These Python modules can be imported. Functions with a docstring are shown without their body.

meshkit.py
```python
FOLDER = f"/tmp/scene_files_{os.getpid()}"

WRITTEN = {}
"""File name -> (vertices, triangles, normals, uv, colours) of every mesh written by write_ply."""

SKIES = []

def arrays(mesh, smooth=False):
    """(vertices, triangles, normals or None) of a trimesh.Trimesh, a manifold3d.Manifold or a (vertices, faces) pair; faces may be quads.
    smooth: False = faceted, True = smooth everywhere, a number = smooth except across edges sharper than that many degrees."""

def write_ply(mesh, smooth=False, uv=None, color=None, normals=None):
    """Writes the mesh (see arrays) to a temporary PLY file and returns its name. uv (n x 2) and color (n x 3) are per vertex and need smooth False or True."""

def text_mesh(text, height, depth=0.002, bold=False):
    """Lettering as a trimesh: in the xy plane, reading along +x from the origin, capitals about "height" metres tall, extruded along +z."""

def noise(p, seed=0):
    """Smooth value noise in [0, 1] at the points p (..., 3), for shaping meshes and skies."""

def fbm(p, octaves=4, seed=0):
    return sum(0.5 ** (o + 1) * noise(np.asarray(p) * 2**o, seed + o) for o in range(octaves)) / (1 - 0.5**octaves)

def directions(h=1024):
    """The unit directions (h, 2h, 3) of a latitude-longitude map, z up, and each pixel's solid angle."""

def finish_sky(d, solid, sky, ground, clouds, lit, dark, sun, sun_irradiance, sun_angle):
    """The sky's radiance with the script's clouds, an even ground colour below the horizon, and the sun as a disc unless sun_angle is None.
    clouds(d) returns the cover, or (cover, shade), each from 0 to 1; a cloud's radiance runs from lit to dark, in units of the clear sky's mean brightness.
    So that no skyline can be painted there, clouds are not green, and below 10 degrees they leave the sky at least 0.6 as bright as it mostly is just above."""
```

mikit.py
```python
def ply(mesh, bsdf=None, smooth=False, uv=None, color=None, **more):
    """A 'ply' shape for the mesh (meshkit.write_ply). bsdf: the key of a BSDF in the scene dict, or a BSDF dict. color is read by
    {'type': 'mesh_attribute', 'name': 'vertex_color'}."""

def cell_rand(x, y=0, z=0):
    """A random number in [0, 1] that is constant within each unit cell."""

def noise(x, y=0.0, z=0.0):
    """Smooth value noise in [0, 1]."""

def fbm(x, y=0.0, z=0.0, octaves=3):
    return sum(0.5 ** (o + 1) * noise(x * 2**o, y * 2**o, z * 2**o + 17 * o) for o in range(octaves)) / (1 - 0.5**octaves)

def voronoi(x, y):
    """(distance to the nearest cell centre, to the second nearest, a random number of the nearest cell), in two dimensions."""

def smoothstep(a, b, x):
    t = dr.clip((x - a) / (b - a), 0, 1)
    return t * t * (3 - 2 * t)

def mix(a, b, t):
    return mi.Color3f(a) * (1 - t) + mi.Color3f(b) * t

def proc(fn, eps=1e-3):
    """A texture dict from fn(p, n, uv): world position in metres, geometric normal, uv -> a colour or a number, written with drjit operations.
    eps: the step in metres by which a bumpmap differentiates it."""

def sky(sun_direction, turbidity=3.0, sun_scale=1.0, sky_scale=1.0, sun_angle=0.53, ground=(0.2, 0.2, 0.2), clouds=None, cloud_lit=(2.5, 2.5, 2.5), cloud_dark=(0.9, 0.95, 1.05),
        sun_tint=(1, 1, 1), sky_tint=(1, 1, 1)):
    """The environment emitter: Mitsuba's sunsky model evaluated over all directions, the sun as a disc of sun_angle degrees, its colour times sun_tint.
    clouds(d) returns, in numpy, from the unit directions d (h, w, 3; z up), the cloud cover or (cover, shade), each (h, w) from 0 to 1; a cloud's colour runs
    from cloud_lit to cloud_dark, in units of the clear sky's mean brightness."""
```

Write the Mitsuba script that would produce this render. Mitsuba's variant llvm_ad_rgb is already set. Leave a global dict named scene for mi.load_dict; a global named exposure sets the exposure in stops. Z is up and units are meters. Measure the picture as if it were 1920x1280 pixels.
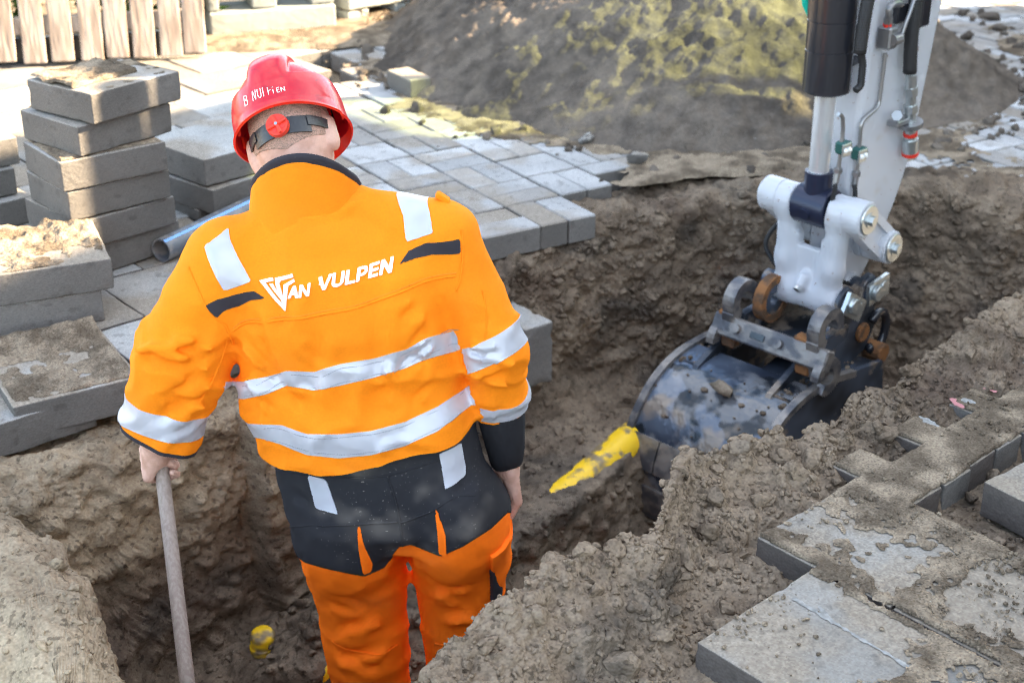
import math, random
import numpy as np, trimesh, mitsuba as mi, drjit as dr
import manifold3d as m3
from scipy.spatial import cKDTree
from scipy.interpolate import PchipInterpolator, LinearNDInterpolator, NearestNDInterpolator
from scipy.ndimage import gaussian_filter, gaussian_filter1d
from shapely.geometry import Polygon, LineString, Point
from shapely import affinity, contains_xy
import mikit, meshkit
from mikit import proc, noise, fbm, voronoi, cell_rand, smoothstep, mix
from meshkit import noise as nnoise

T = mi.ScalarTransform4f
rng = np.random.default_rng(11)
random.seed(5)
scene, labels = {}, {}

# ------------------------------------------------------------------ camera, sky, exposure
CF, PITCH, CH = 2600.0, math.radians(25.2), 1.45          # focal length in 1920-wide pixels, pitch down, eye height
FWD = np.array([0, math.cos(PITCH), -math.sin(PITCH)])
scene['camera'] = {
    'type': 'thinlens', 'fov': math.degrees(2 * math.atan(960 / CF)), 'fov_axis': 'x',
    'aperture_radius': 0.0052, 'focus_distance': 2.62, 'near_clip': 0.05, 'far_clip': 400.0,
    'to_world': T().look_at(origin=[0, 0, CH], target=(np.array([0, 0, CH]) + FWD).tolist(), up=[0, 0, 1]),
}
SUN = np.array([0.86, 0.09, 0.50]); SUN /= np.linalg.norm(SUN)
def sky_clouds(d):
    # thin high haze with a few soft clouds
    n = nnoise(d * 3.0 + 4.0, 3) * 0.6 + nnoise(d * 7.0, 5) * 0.4
    return np.clip((n - 0.42) * 2.2, 0, 0.75)
scene['sky'] = mikit.sky(SUN.tolist(), turbidity=3.0, clouds=sky_clouds, cloud_lit=(2.2, 2.15, 2.05), cloud_dark=(1.1, 1.1, 1.1),
                         sky_tint=(1.06, 1.0, 0.93), ground=(0.22, 0.2, 0.17))
exposure = 4.65


# ------------------------------------------------------------------ small helpers
def W(px, py, y=None, z=None):
    """World point seen at a pixel of the 1920 x 1280 photograph, at world depth y or height z."""
    a, b = (px - 960) / CF, -(py - 640) / CF
    d = np.array([a, math.cos(PITCH) + b * math.sin(PITCH), -math.sin(PITCH) + b * math.cos(PITCH)])
    t = y / d[1] if z is None else (z - CH) / d[2]
    return d * t + [0, 0, CH]


def G(px, py, z=0.0):
    return W(px, py, z=z)


def unit(v):
    v = np.asarray(v, float)
    return v / np.linalg.norm(v)


taken = {}
def key_of(name, parent=None):
    base = name if parent is None else f'{parent}__{name}'
    n = taken.get(base, 0)
    taken[base] = n + 1
    return base if n == 0 else f'{base}_{n:03d}'


def add(name, mesh, bsdf, parent=None, smooth=False, label=None, cat=None, group=None, kind=None, to_world=None, **kw):
    """ONE entry of the scene; mesh: a trimesh, (v, f), Manifold or a ready ply dict."""
    key = key_of(name, parent)
    if isinstance(mesh, dict):
        sh = dict(mesh)
    else:
        sh = mikit.ply(mesh, bsdf, smooth=smooth, **kw)
    if to_world is not None:
        sh['to_world'] = T(np.asarray(to_world, float).tolist()) if not isinstance(to_world, T) else to_world
    scene[key] = sh
    note(key, label, cat, group, kind)
    return key


def note(key, label=None, cat=None, group=None, kind=None):
    d = {k: v for k, v in (('label', label), ('category', cat), ('group', group), ('kind', kind)) if v}
    if d:
        labels[key] = {**labels.get(key, {}), **d}
    return key


def thing(name, label, cat, group=None, kind=None):
    return note(key_of(name), label, cat, group, kind)


def cat(*ms):
    ms = [m for m in ms if m is not None]
    return trimesh.util.concatenate([m if isinstance(m, trimesh.Trimesh) else trimesh.Trimesh(m[0], m[1], process=False) for m in ms])


def tm(man):
    m = man.to_mesh()
    return trimesh.Trimesh(m.vert_properties[:, :3], m.tri_verts, process=False)


def mani(t):
    return m3.Manifold(m3.Mesh(np.asarray(t.vertices, np.float32), np.asarray(t.faces, np.uint32)))


def frame(x=None, y=None, z=None, o=(0, 0, 0)):
    """4x4 from two or three axis vectors."""
    if z is None: z = np.cross(x, y)
    if x is None: x = np.cross(y, z)
    if y is None: y = np.cross(z, x)
    M = np.eye(4)
    M[:3, 0], M[:3, 1], M[:3, 2], M[:3, 3] = unit(x), unit(y), unit(z), o
    return M


def moved(mesh, M):
    m = mesh.copy()
    m.vertices = np.asarray(m.vertices) @ np.asarray(M)[:3, :3].T + np.asarray(M)[:3, 3]
    return m


def rotz(a, o=(0, 0, 0)):
    c, s = math.cos(a), math.sin(a)
    return np.array([[c, -s, 0, o[0]], [s, c, 0, o[1]], [0, 0, 1, o[2]], [0, 0, 0, 1.0]])


def cbox(sx, sy, sz, ch=0.004):
    """Box centred at the origin with chamfered edges (44 triangles)."""
    sx, sy, sz = sx / 2, sy / 2, sz / 2
    ch = min(ch, sx * .45, sy * .45, sz * .45)
    pts = []
    for a in (-1, 1):
        for b in (-1, 1):
            for c in (-1, 1):
                pts += [(a * (sx - ch), b * (sy - ch), c * sz), (a * (sx - ch), b * sy, c * (sz - ch)), (a * sx, b * (sy - ch), c * (sz - ch))]
    return trimesh.convex.convex_hull(np.array(pts))


def tube(path, r, n=12, caps=True):
    """Tube along a polyline; r a number or one per point."""
    p = np.asarray(path, float)
    r = np.broadcast_to(np.asarray(r, float), len(p))
    t = np.gradient(p, axis=0)
    t /= np.linalg.norm(t, axis=1, keepdims=True) + 1e-12
    u = np.cross(t[0], [0, 0, 1] if abs(t[0][2]) < .9 else [1, 0, 0]); u /= np.linalg.norm(u)
    rings = []
    for i in range(len(p)):
        u = u - t[i] * (u @ t[i]); u /= np.linalg.norm(u)
        w = np.cross(t[i], u)
        a = np.arange(n) * 2 * np.pi / n
        rings.append(p[i] + r[i] * (np.cos(a)[:, None] * u + np.sin(a)[:, None] * w))
    v = np.vstack(rings)
    i, j = np.meshgrid(np.arange(len(p) - 1), np.arange(n), indexing='ij')
    a = (i * n + j).ravel(); b = (i * n + (j + 1) % n).ravel()
    f = np.vstack([np.stack([a, b, b + n], 1), np.stack([a, b + n, a + n], 1)])
    if caps:
        c0, c1 = len(v), len(v) + 1
        v = np.vstack([v, p[:1], p[-1:]])
        k = np.arange(n)
        f = np.vstack([f, np.stack([k * 0 + c0, (k + 1) % n, k], 1), np.stack([k * 0 + c1, k + (len(p) - 1) * n, (k + 1) % n + (len(p) - 1) * n], 1)])
    return trimesh.Trimesh(v, f, process=False)


def cyl(a, b, r, n=24, r2=None, ch=0.0):
    """Cylinder / cone from a to b, with an optional chamfer."""
    a, b = np.asarray(a, float), np.asarray(b, float)
    r2 = r if r2 is None else r2
    d = unit(b - a)
    if ch:
        return tube([a, a + d * 1e-5, a + d * ch, b - d * ch, b - d * 1e-5, b], [r - ch, r - ch, r, r2, r2 - ch, r2 - ch], n)
    return tube([a, b], [r, r2], n)


def extr(poly, h, M=None, ch=0):
    """Extrude a 2-D polygon (points or shapely) symmetric in z, then move."""
    if not isinstance(poly, Polygon): poly = Polygon(poly)
    if poly.exterior.is_ccw is False: poly = Polygon(list(poly.exterior.coords)[::-1], [list(i.coords) for i in poly.interiors])
    m = trimesh.creation.extrude_polygon(poly, h, engine='earcut')
    m.vertices[:, 2] -= h / 2
    return m if M is None else moved(m, M)


def fb(p, octaves=4, seed=0, gain=.5):
    """fractal value noise, mean about 0, numpy."""
    p = np.asarray(p, float); out = 0; amp = 1; tot = 0
    for o in range(octaves):
        out = out + amp * (nnoise(p * 2**o + 13.7 * o, seed + o) - .5); tot += amp; amp *= gain
    return out / tot * 2


def clip(v, f, val, extra=None):
    """The part of the mesh where val > 0, cut exactly along the zero line."""
    v, f, val = np.asarray(v), np.asarray(f), np.asarray(val)
    pos = val > 0
    n = pos[f].sum(1)
    whole = f[n == 3]
    verts = [v]; ext = [] if extra is None else [extra]
    base = len(v); out = [whole]
    def cut(a, b):
        t = val[a] / (val[a] - val[b])
        return v[a] + (v[b] - v[a]) * t[:, None], None if extra is None else extra[a] + (extra[b] - extra[a]) * t[:, None]
    for count in (1, 2):
        tri = f[n == count]
        if not len(tri): continue
        odd = pos[tri] if count == 1 else ~pos[tri]
        k = odd.argmax(1); i = np.arange(len(tri))
        a, b, c = tri[i, k], tri[i, (k + 1) % 3], tri[i, (k + 2) % 3]
        (p, ep), (q, eq) = cut(a, b), cut(a, c)
        pi = base + np.arange(len(tri)); qi = pi + len(tri); base += 2 * len(tri)
        verts += [p, q]
        if extra is not None: ext += [ep, eq]
        if count == 1: out.append(np.stack([a, pi, qi], 1))
        else: out += [np.stack([pi, b, c], 1), np.stack([pi, c, qi], 1)]
    v2, f2 = np.vstack(verts), np.vstack(out)
    used = np.unique(f2); m = np.zeros(len(v2), int); m[used] = np.arange(len(used))
    if extra is None: return v2[used], m[f2]
    return v2[used], m[f2], np.vstack(ext)[used]


def thick(v, f, n, d, back=True):
    """Sheet lifted by d along its normals n, with a skirt round its open edges."""
    top = v + n * d
    e = np.sort(np.vstack([f[:, [0, 1]], f[:, [1, 2]], f[:, [2, 0]]]), axis=1)
    ed = np.vstack([f[:, [0, 1]], f[:, [1, 2]], f[:, [2, 0]]])
    _, idx, cnt = np.unique(e, axis=0, return_index=True, return_counts=True)
    ed = ed[idx[cnt == 1]]
    low = v - n * d * .6
    N = len(v)
    sk = np.vstack([np.stack([ed[:, 1], ed[:, 0], ed[:, 0] + N], 1), np.stack([ed[:, 1], ed[:, 0] + N, ed[:, 1] + N], 1)])
    return np.vstack([top, low]), np.vstack([f, sk])


def vnormals(v, f):
    n = np.zeros_like(v); fn = np.cross(v[f[:, 1]] - v[f[:, 0]], v[f[:, 2]] - v[f[:, 0]])
    for k in range(3): np.add.at(n, f[:, k], fn)
    return n / (np.linalg.norm(n, axis=1, keepdims=True) + 1e-20)


def weld(v, f, digits=6):
    u, inv = np.unique(np.round(v, digits), axis=0, return_inverse=True)
    f = inv.ravel()[f]
    f = f[(f[:, 0] != f[:, 1]) & (f[:, 1] != f[:, 2]) & (f[:, 0] != f[:, 2])]
    return u, f


def nets(fn, lo, hi, h):
    """Surface nets of the zero level of fn(points) on a grid of step h (negative inside)."""
    lo, hi = np.asarray(lo, float), np.asarray(hi, float)
    n = np.ceil((hi - lo) / h).astype(int) + 1
    ax = [lo[k] + h * np.arange(n[k]) for k in range(3)]
    val = np.empty(n)
    yz = np.stack(np.meshgrid(ax[1], ax[2], indexing='ij'), -1).reshape(-1, 2)
    step = max(1, 400000 // len(yz))
    for s in range(0, n[0], step):
        x = ax[0][s:s + step]
        p = np.empty((len(x), len(yz), 3)); p[..., 0] = x[:, None]; p[..., 1:] = yz
        val[s:s + step] = fn(p.reshape(-1, 3)).reshape(len(x), n[1], n[2])
    ins = val < 0
    c = np.array([[i, j, k] for i in (0, 1) for j in (0, 1) for k in (0, 1)])
    sl = [tuple(slice(o, n[d] - 1 + o) for d, o in enumerate(cc)) for cc in c]
    cnt = sum(ins[s].astype(np.int8) for s in sl)
    cell = (cnt > 0) & (cnt < 8)
    idx = np.argwhere(cell)
    cv = np.stack([val[tuple((idx + cc).T)] for cc in c], 1)
    acc = np.zeros((len(idx), 3)); num = np.zeros(len(idx))
    for a in range(8):
        for b in range(a + 1, 8):
            if np.abs(c[a] - c[b]).sum() != 1: continue
            x = (cv[:, a] < 0) != (cv[:, b] < 0)
            t = np.where(x, cv[:, a] / np.where(x, cv[:, a] - cv[:, b], 1), 0)
            acc += x[:, None] * (c[a] + (c[b] - c[a]) * t[:, None]); num += x
    v = lo + h * (idx + acc / num[:, None])
    ids = -np.ones(np.array(n) - 1, int); ids[cell] = np.arange(len(idx))
    faces = []
    for d in range(3):
        e1, e2 = [(1, 2), (2, 0), (0, 1)][d]
        s0 = [slice(1, n[k] - 1) for k in range(3)]; s0[d] = slice(0, n[d] - 1)
        s1 = list(s0); s1[d] = slice(1, n[d])
        A, B = ins[tuple(s0)], ins[tuple(s1)]
        w = np.argwhere(A != B)
        if not len(w): continue
        flip = A[tuple(w.T)]
        base = w.copy()
        for k in range(3):
            if k != d: base[:, k] += 1
        def cid(o1, o2):
            q = base.copy(); q[:, e1] -= o1; q[:, e2] -= o2
            return ids[tuple(q.T)]
        q = np.stack([cid(1, 1), cid(0, 1), cid(0, 0), cid(1, 0)], 1)
        q[~flip] = q[~flip][:, ::-1]
        faces.append(q)
    q = np.vstack(faces)
    return v, np.vstack([q[:, [0, 1, 2]], q[:, [0, 2, 3]]])


def taubin(v, f, it=4):
    """Smooths a triangle mesh without shrinking it."""
    v = np.array(v, float)
    e = np.unique(np.sort(np.vstack([f[:, [0, 1]], f[:, [1, 2]], f[:, [2, 0]]]), axis=1), axis=0)
    deg = np.maximum(np.bincount(e.ravel(), minlength=len(v)), 1)[:, None]
    for _ in range(it):
        for k in (.5, -.52):
            a = np.zeros_like(v); np.add.at(a, e[:, 0], v[e[:, 1]]); np.add.at(a, e[:, 1], v[e[:, 0]])
            v = v + k * (a / deg - v)
    return v


def smin(a, b, k):
    h = np.clip(.5 + .5 * (b - a) / k, 0, 1)
    return b + (a - b) * h - k * h * (1 - h)


def cap(p, a, b, r1, r2=None):
    """Distance to a tapered capsule."""
    a, b = np.asarray(a, float), np.asarray(b, float); r2 = r1 if r2 is None else r2
    ba = b - a; t = np.clip((p - a) @ ba / (ba @ ba), 0, 1)
    return np.linalg.norm(p - a - t[:, None] * ba, axis=1) - (r1 + (r2 - r1) * t)


def ell(p, c, r, R=None):
    q = p - np.asarray(c, float)
    if R is not None: q = q @ R
    r = np.asarray(r, float)
    k = np.linalg.norm(q / r, axis=1)
    return (k - 1) * r.min()


def grid_mesh(X, Y, Z):
    n, m = X.shape
    v = np.stack([X, Y, Z], -1).reshape(-1, 3)
    i, j = np.meshgrid(np.arange(n - 1), np.arange(m - 1), indexing='ij')
    a = (i * m + j).ravel()
    return v, np.vstack([np.stack([a, a + m, a + m + 1], 1), np.stack([a, a + m + 1, a + 1], 1)])


def clod_bump(v, nrm, centres, radii, seed=0, flat=.75):
    """Height of rounded, slightly flattened lumps at random centres on a surface."""
    d, i = cKDTree(centres).query(v, k=3)
    r = radii[i]
    q = np.clip(1 - (d / r)**2, 0, 1)
    return (r * np.minimum(np.sqrt(q), flat) * .8).max(1)


_lumps = {}
def lump(seed, sub=1, rough=.28):
    """An irregular angular clod of unit radius."""
    if (seed, sub) not in _lumps:
        m = trimesh.creation.icosphere(subdivisions=sub)
        v = np.asarray(m.vertices)
        r = np.random.default_rng(seed)
        d = 1 + rough * fb(v * 1.3 + seed * 7.1, 3, seed)
        v = v * d[:, None]
        for _ in range(7):
            n = unit(r.normal(size=3)); c = r.uniform(.42, .75)
            t = v @ n; v = v - np.outer(np.maximum(t - c, 0) * .95, n)
        v = v * (1 + .16 * fb(v * 4.5 + seed, 2, seed) + .10 * fb(v * 11 + seed, 2, seed + 3))[:, None]
        v = v * r.uniform(.65, 1.2, 3)
        _lumps[(seed, sub)] = (v, np.asarray(m.faces))
    return _lumps[(seed, sub)]


def scatter(points, sizes, sub=1, seeds=14, sink=.25, seed=0):
    """Many clods joined in one mesh."""
    r = np.random.default_rng(seed)
    vs, fs, n = [], [], 0
    for k in range(seeds):
        sel = np.arange(len(points))[k::seeds]
        if not len(sel): continue
        v, f = lump(k, sub)
        Rm = trimesh.transformations.random_rotation_matrix
        for s in sel:
            q = r.normal(size=4); q /= np.linalg.norm(q)
            M = trimesh.transformations.quaternion_matrix(q)[:3, :3]
            vv = (v @ M.T) * np.array([1, 1, .8]) * sizes[s] + points[s] + [0, 0, sizes[s] * (.8 - 2 * sink)]
            vs.append(vv); fs.append(f + n); n += len(v)
    return np.vstack(vs), np.vstack(fs)
# ------------------------------------------------------------------ materials
def C(r, g, b): return mi.Color3f(r, g, b)


def bsdf(key, d, two=True):
    scene[key] = {'type': 'twosided', 'bsdf': d} if two else d
    return key


def bumped(d, fn, scale=1.0, eps=1e-3):
    return {'type': 'bumpmap', 'arbitrary': proc(fn, eps), 'scale': scale, 'bsdf': d}


def rgb(*c): return {'type': 'rgb', 'value': list(c)}
def diffuse(c): return {'type': 'diffuse', 'reflectance': c if isinstance(c, dict) else rgb(*c)}
def prin(c, rough=.5, metal=0., spec=.5, **k):
    return {'type': 'principled', 'base_color': c if isinstance(c, dict) else rgb(*c), 'roughness': rough, 'metallic': metal, 'specular': spec, **k}


def soil_col(p, n, uv):
    big = fbm(p.x * 2.3 + 5, p.y * 2.3, p.z * 3.1, 3)
    mid = fbm(p.x * 14, p.y * 14, p.z * 17, 3)
    fine = noise(p.x * 260, p.y * 260, p.z * 260)
    c = mix(C(.103, .078, .058), C(.245, .186, .134), smoothstep(.28, .72, big * .55 + mid * .45))
    red = smoothstep(.55, .75, fbm(p.x * 4.1, p.y * 4.1 + 9, p.z * 6, 2))
    c = mix(c, C(.115, .082, .064), red * .5)
    grey = smoothstep(.6, .8, noise(p.x * 7 + 3, p.y * 7, p.z * 9))
    c = mix(c, C(.062, .056, .050), grey * .55)
    dry = smoothstep(.25, .75, n.z) * smoothstep(.35, .65, mid)
    c = mix(c, C(.245, .192, .142), dry * .55)
    strata = smoothstep(-.52, -.20, p.z + .12 * fbm(p.x * 5, p.y * 5, 3, 2)) * smoothstep(-.35, -.75, p.x)
    c = mix(c, mix(C(.29, .225, .155), C(.46, .365, .25), mid), strata * (.55 + .4 * smoothstep(.35, .6, big)))
    grit = smoothstep(.985, 1.0, noise(p.x * 160 + 31, p.y * 160, p.z * 160))
    speck = smoothstep(.60, .74, fbm(p.x * 95, p.y * 95, p.z * 95, 2))
    c = c * (1 - .45 * speck)
    return mix(c * (.72 + .56 * fine), C(.6, .55, .48), grit * .5)


def soil_bump(p, n, uv):
    return (fbm(p.x * 55, p.y * 55, p.z * 55, 4) * .0105 + noise(p.x * 240, p.y * 240, p.z * 240) * .0016)


def sand_col(p, n, uv):
    mid = fbm(p.x * 19 + 3, p.y * 19, p.z * 19, 3)
    fine = noise(p.x * 330, p.y * 330, p.z * 330)
    c = mix(C(.115, .090, .066), C(.27, .215, .158), smoothstep(.3, .7, mid))
    grit = smoothstep(.95, 1.0, noise(p.x * 210 + 31, p.y * 210, p.z * 210))
    return mix(c * (.48 + 1.04 * fine), C(.50, .44, .36), grit * .7)


def heap_col(p, n, uv):
    big = fbm(p.x * 2.6, p.y * 2.6, p.z * 2.6, 3)
    mid = fbm(p.x * 17, p.y * 17, p.z * 17, 3)
    fine = noise(p.x * 190, p.y * 190, p.z * 190)
    c = mix(C(.072, .061, .052), C(.165, .137, .112), smoothstep(.3, .7, big * .5 + mid * .5))
    return c * (.75 + .5 * fine)


soil = bsdf('soil_mat', bumped(diffuse(proc(soil_col)), soil_bump))
sand = bsdf('sand_mat', bumped(diffuse(proc(sand_col)), lambda p, n, uv: fbm(p.x * 90, p.y * 90, p.z * 90, 3) * .006 + noise(p.x * 330, p.y * 330, p.z * 330) * .0012))
heapm = bsdf('heap_mat', bumped(diffuse(proc(heap_col)), lambda p, n, uv: fbm(p.x * 40, p.y * 40, p.z * 40, 3) * .008))


def concrete(base, side, dust, seed):
    """Grey concrete: fine aggregate, stains, sand dust settled on upward faces."""
    def col(p, n, uv):
        st = fbm(p.x * 6 + seed, p.y * 6, p.z * 6, 3)
        fine = noise(p.x * 300, p.y * 300, p.z * 300)
        mid = fbm(p.x * 42 + seed, p.y * 42, p.z * 42, 3)
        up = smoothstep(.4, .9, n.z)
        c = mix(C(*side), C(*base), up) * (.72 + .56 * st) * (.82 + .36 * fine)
        c = mix(c, C(.055, .05, .045), smoothstep(.62, .8, mid) * .35)
        d = smoothstep(.5 - dust * .4, .72 - dust * .4, fbm(p.x * 5.5 + seed * 3, p.y * 5.5, p.z * 5.5, 4)) * up
        dustc = mix(C(.22, .18, .14), C(.32, .268, .208), noise(p.x * 120, p.y * 120, p.z * 120))
        return mix(c, dustc * (.7 + .6 * fine), d * min(1, .55 + dust * .5))
    def bump(p, n, uv):
        return fbm(p.x * 130, p.y * 130, p.z * 130, 3) * .0022
    return bumped(diffuse(proc(col)), bump)


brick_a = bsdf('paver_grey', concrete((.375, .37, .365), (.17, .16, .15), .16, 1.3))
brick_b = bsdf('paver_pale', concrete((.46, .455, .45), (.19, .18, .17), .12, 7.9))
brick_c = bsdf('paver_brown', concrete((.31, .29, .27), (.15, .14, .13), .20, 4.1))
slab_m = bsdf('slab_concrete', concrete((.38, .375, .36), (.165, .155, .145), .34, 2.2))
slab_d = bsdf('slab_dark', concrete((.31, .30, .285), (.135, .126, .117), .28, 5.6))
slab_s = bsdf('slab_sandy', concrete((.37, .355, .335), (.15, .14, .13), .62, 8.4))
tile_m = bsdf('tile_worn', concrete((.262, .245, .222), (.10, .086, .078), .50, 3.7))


# --- clothing
def weave(p, n, uv):
    return (noise(p.x * 700, p.y * 700, p.z * 700) * .00035 + fbm(p.x * 24, p.y * 24, p.z * 16, 3) * .0035)


def cloth(base, var=.12, sheen=.15, dirt=0., dirtc=(.3, .25, .2)):
    def col(p, n, uv):
        v = fbm(p.x * 7, p.y * 7, p.z * 7, 3)
        thread = noise(p.x * 420, p.y * 420, p.z * 420)
        c = C(*base) * (1 - var + 2 * var * v) * (.94 + .12 * thread)
        if dirt:
            patch = smoothstep(.5, .72, fbm(p.x * 5.2 + 2, p.y * 5.2, p.z * 5.2, 3))
            speck = smoothstep(.86, .98, noise(p.x * 260, p.y * 260, p.z * 260)) * (.05 + .95 * patch)
            haze = smoothstep(.45, .8, fbm(p.x * 13, p.y * 13, p.z * 13, 3)) * patch
            c = mix(c, C(*dirtc), dr.minimum(1, speck * dirt + haze * dirt * .55))
        return c
    return bumped(prin(proc(col), .82, 0, .25, sheen=sheen), weave)


orange = bsdf('orange_cloth', cloth((.86, .225, .004), .10, .1, .10, (.42, .30, .18)))
trouser_orange = bsdf('trouser_orange_cloth', cloth((1.0, .172, .004), .10, .1, .12))
navy = bsdf('navy_cloth', cloth((.030, .027, .034), .2, .2, .25))
black_cloth = bsdf('black_cloth', cloth((.021, .021, .025), .2, .2, .75, (.34, .30, .26)))
tape = bsdf('reflective_tape', bumped(prin(proc(lambda p, n, uv: C(.48, .49, .545) * (.9 + .2 * fbm(p.x * 30, p.y * 30, p.z * 30, 2))), .42, .25, .5), lambda p, n, uv: fbm(p.x * 30, p.y * 30, p.z * 22, 2) * .002))
stitch = bsdf('stitching', diffuse((.72, .26, .03)))
stitch_grey = bsdf('grey_stitching', diffuse((.28, .29, .33)))
white_print = bsdf('white_print', diffuse((.82, .82, .80)))


def skin_col(p, n, uv):
    m = fbm(p.x * 40, p.y * 40, p.z * 40, 3)
    f = noise(p.x * 600, p.y * 600, p.z * 600)
    c = mix(C(.52, .29, .215), C(.66, .41, .32), smoothstep(.3, .7, m))
    return c * (.93 + .14 * f)


skin = bsdf('skin_mat', bumped(prin(proc(skin_col), .5, 0, .35), lambda p, n, uv: fbm(p.x * 300, p.y * 300, p.z * 300, 2) * .0008))
stubble = bsdf('stubble_mat', prin(proc(lambda p, n, uv: mix(C(.50, .30, .225), C(.16, .11, .09), smoothstep(.40, .60, noise(p.x * 900, p.y * 900, p.z * 900)) * .80)), .6, 0, .3))
helmet_red = bsdf('helmet_red_plastic', bumped(prin(proc(lambda p, n, uv: mix(C(.52, .006, .018), C(.30, .006, .016), smoothstep(.62, .8, fbm(p.x * 34, p.y * 34, p.z * 90, 3)) * .6)), .22, 0, .5, clearcoat=.4, clearcoat_gloss=.9), lambda p, n, uv: fbm(p.x * 60, p.y * 60, p.z * 60, 2) * .0006))
helmet_edge = bsdf('helmet_edge_plastic', prin((.74, .028, .012), .3))
knob_red = bsdf('knob_red_plastic', prin((.78, .045, .02), .35))
black_plastic = bsdf('black_plastic', bumped(prin((.030, .032, .036), .34), lambda p, n, uv: fbm(p.x * 120, p.y * 120, p.z * 120, 2) * .0006))

# --- excavator
def paint_col(p, n, uv):
    dirt = smoothstep(.66, .84, fbm(p.x * 9, p.y * 9, p.z * 9, 4))
    chip = smoothstep(.9, .95, noise(p.x * 75, p.y * 75, p.z * 75))
    return mix(mix(C(.46, .47, .50), C(.42, .38, .34), dirt * .55), C(.25, .14, .09), chip * .8)


white_paint = bsdf('white_paint', bumped(prin(proc(paint_col), .3, 0, .5, clearcoat=.5), lambda p, n, uv: fbm(p.x * 18, p.y * 18, p.z * 18, 2) * .0012))
gloss_black = bsdf('gloss_black_paint', prin((.012, .013, .018), .16, 0, .6, clearcoat=.6))
navy_paint = bsdf('dark_blue_steel', prin((.02, .025, .05), .3, .3))
chrome = bsdf('chrome_rod', prin((.78, .79, .80), .16, .62, .6))
zinc = bsdf('zinc_plate', bumped(prin((.52, .55, .55), .28, .85), lambda p, n, uv: fbm(p.x * 90, p.y * 90, p.z * 90, 2) * .001))


def steel_col(p, n, uv):
    d = fbm(p.x * 11, p.y * 11, p.z * 11, 4)
    f = noise(p.x * 130, p.y * 130, p.z * 130)
    c = mix(C(.018, .021, .027), C(.075, .092, .125), smoothstep(.32, .62, fbm(p.x * 6 + 4, p.y * 6, p.z * 6, 3)))
    soilc = mix(C(.17, .135, .105), C(.30, .24, .19), f)
    return mix(c, soilc, smoothstep(.53, .64, d) * .85)


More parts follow.
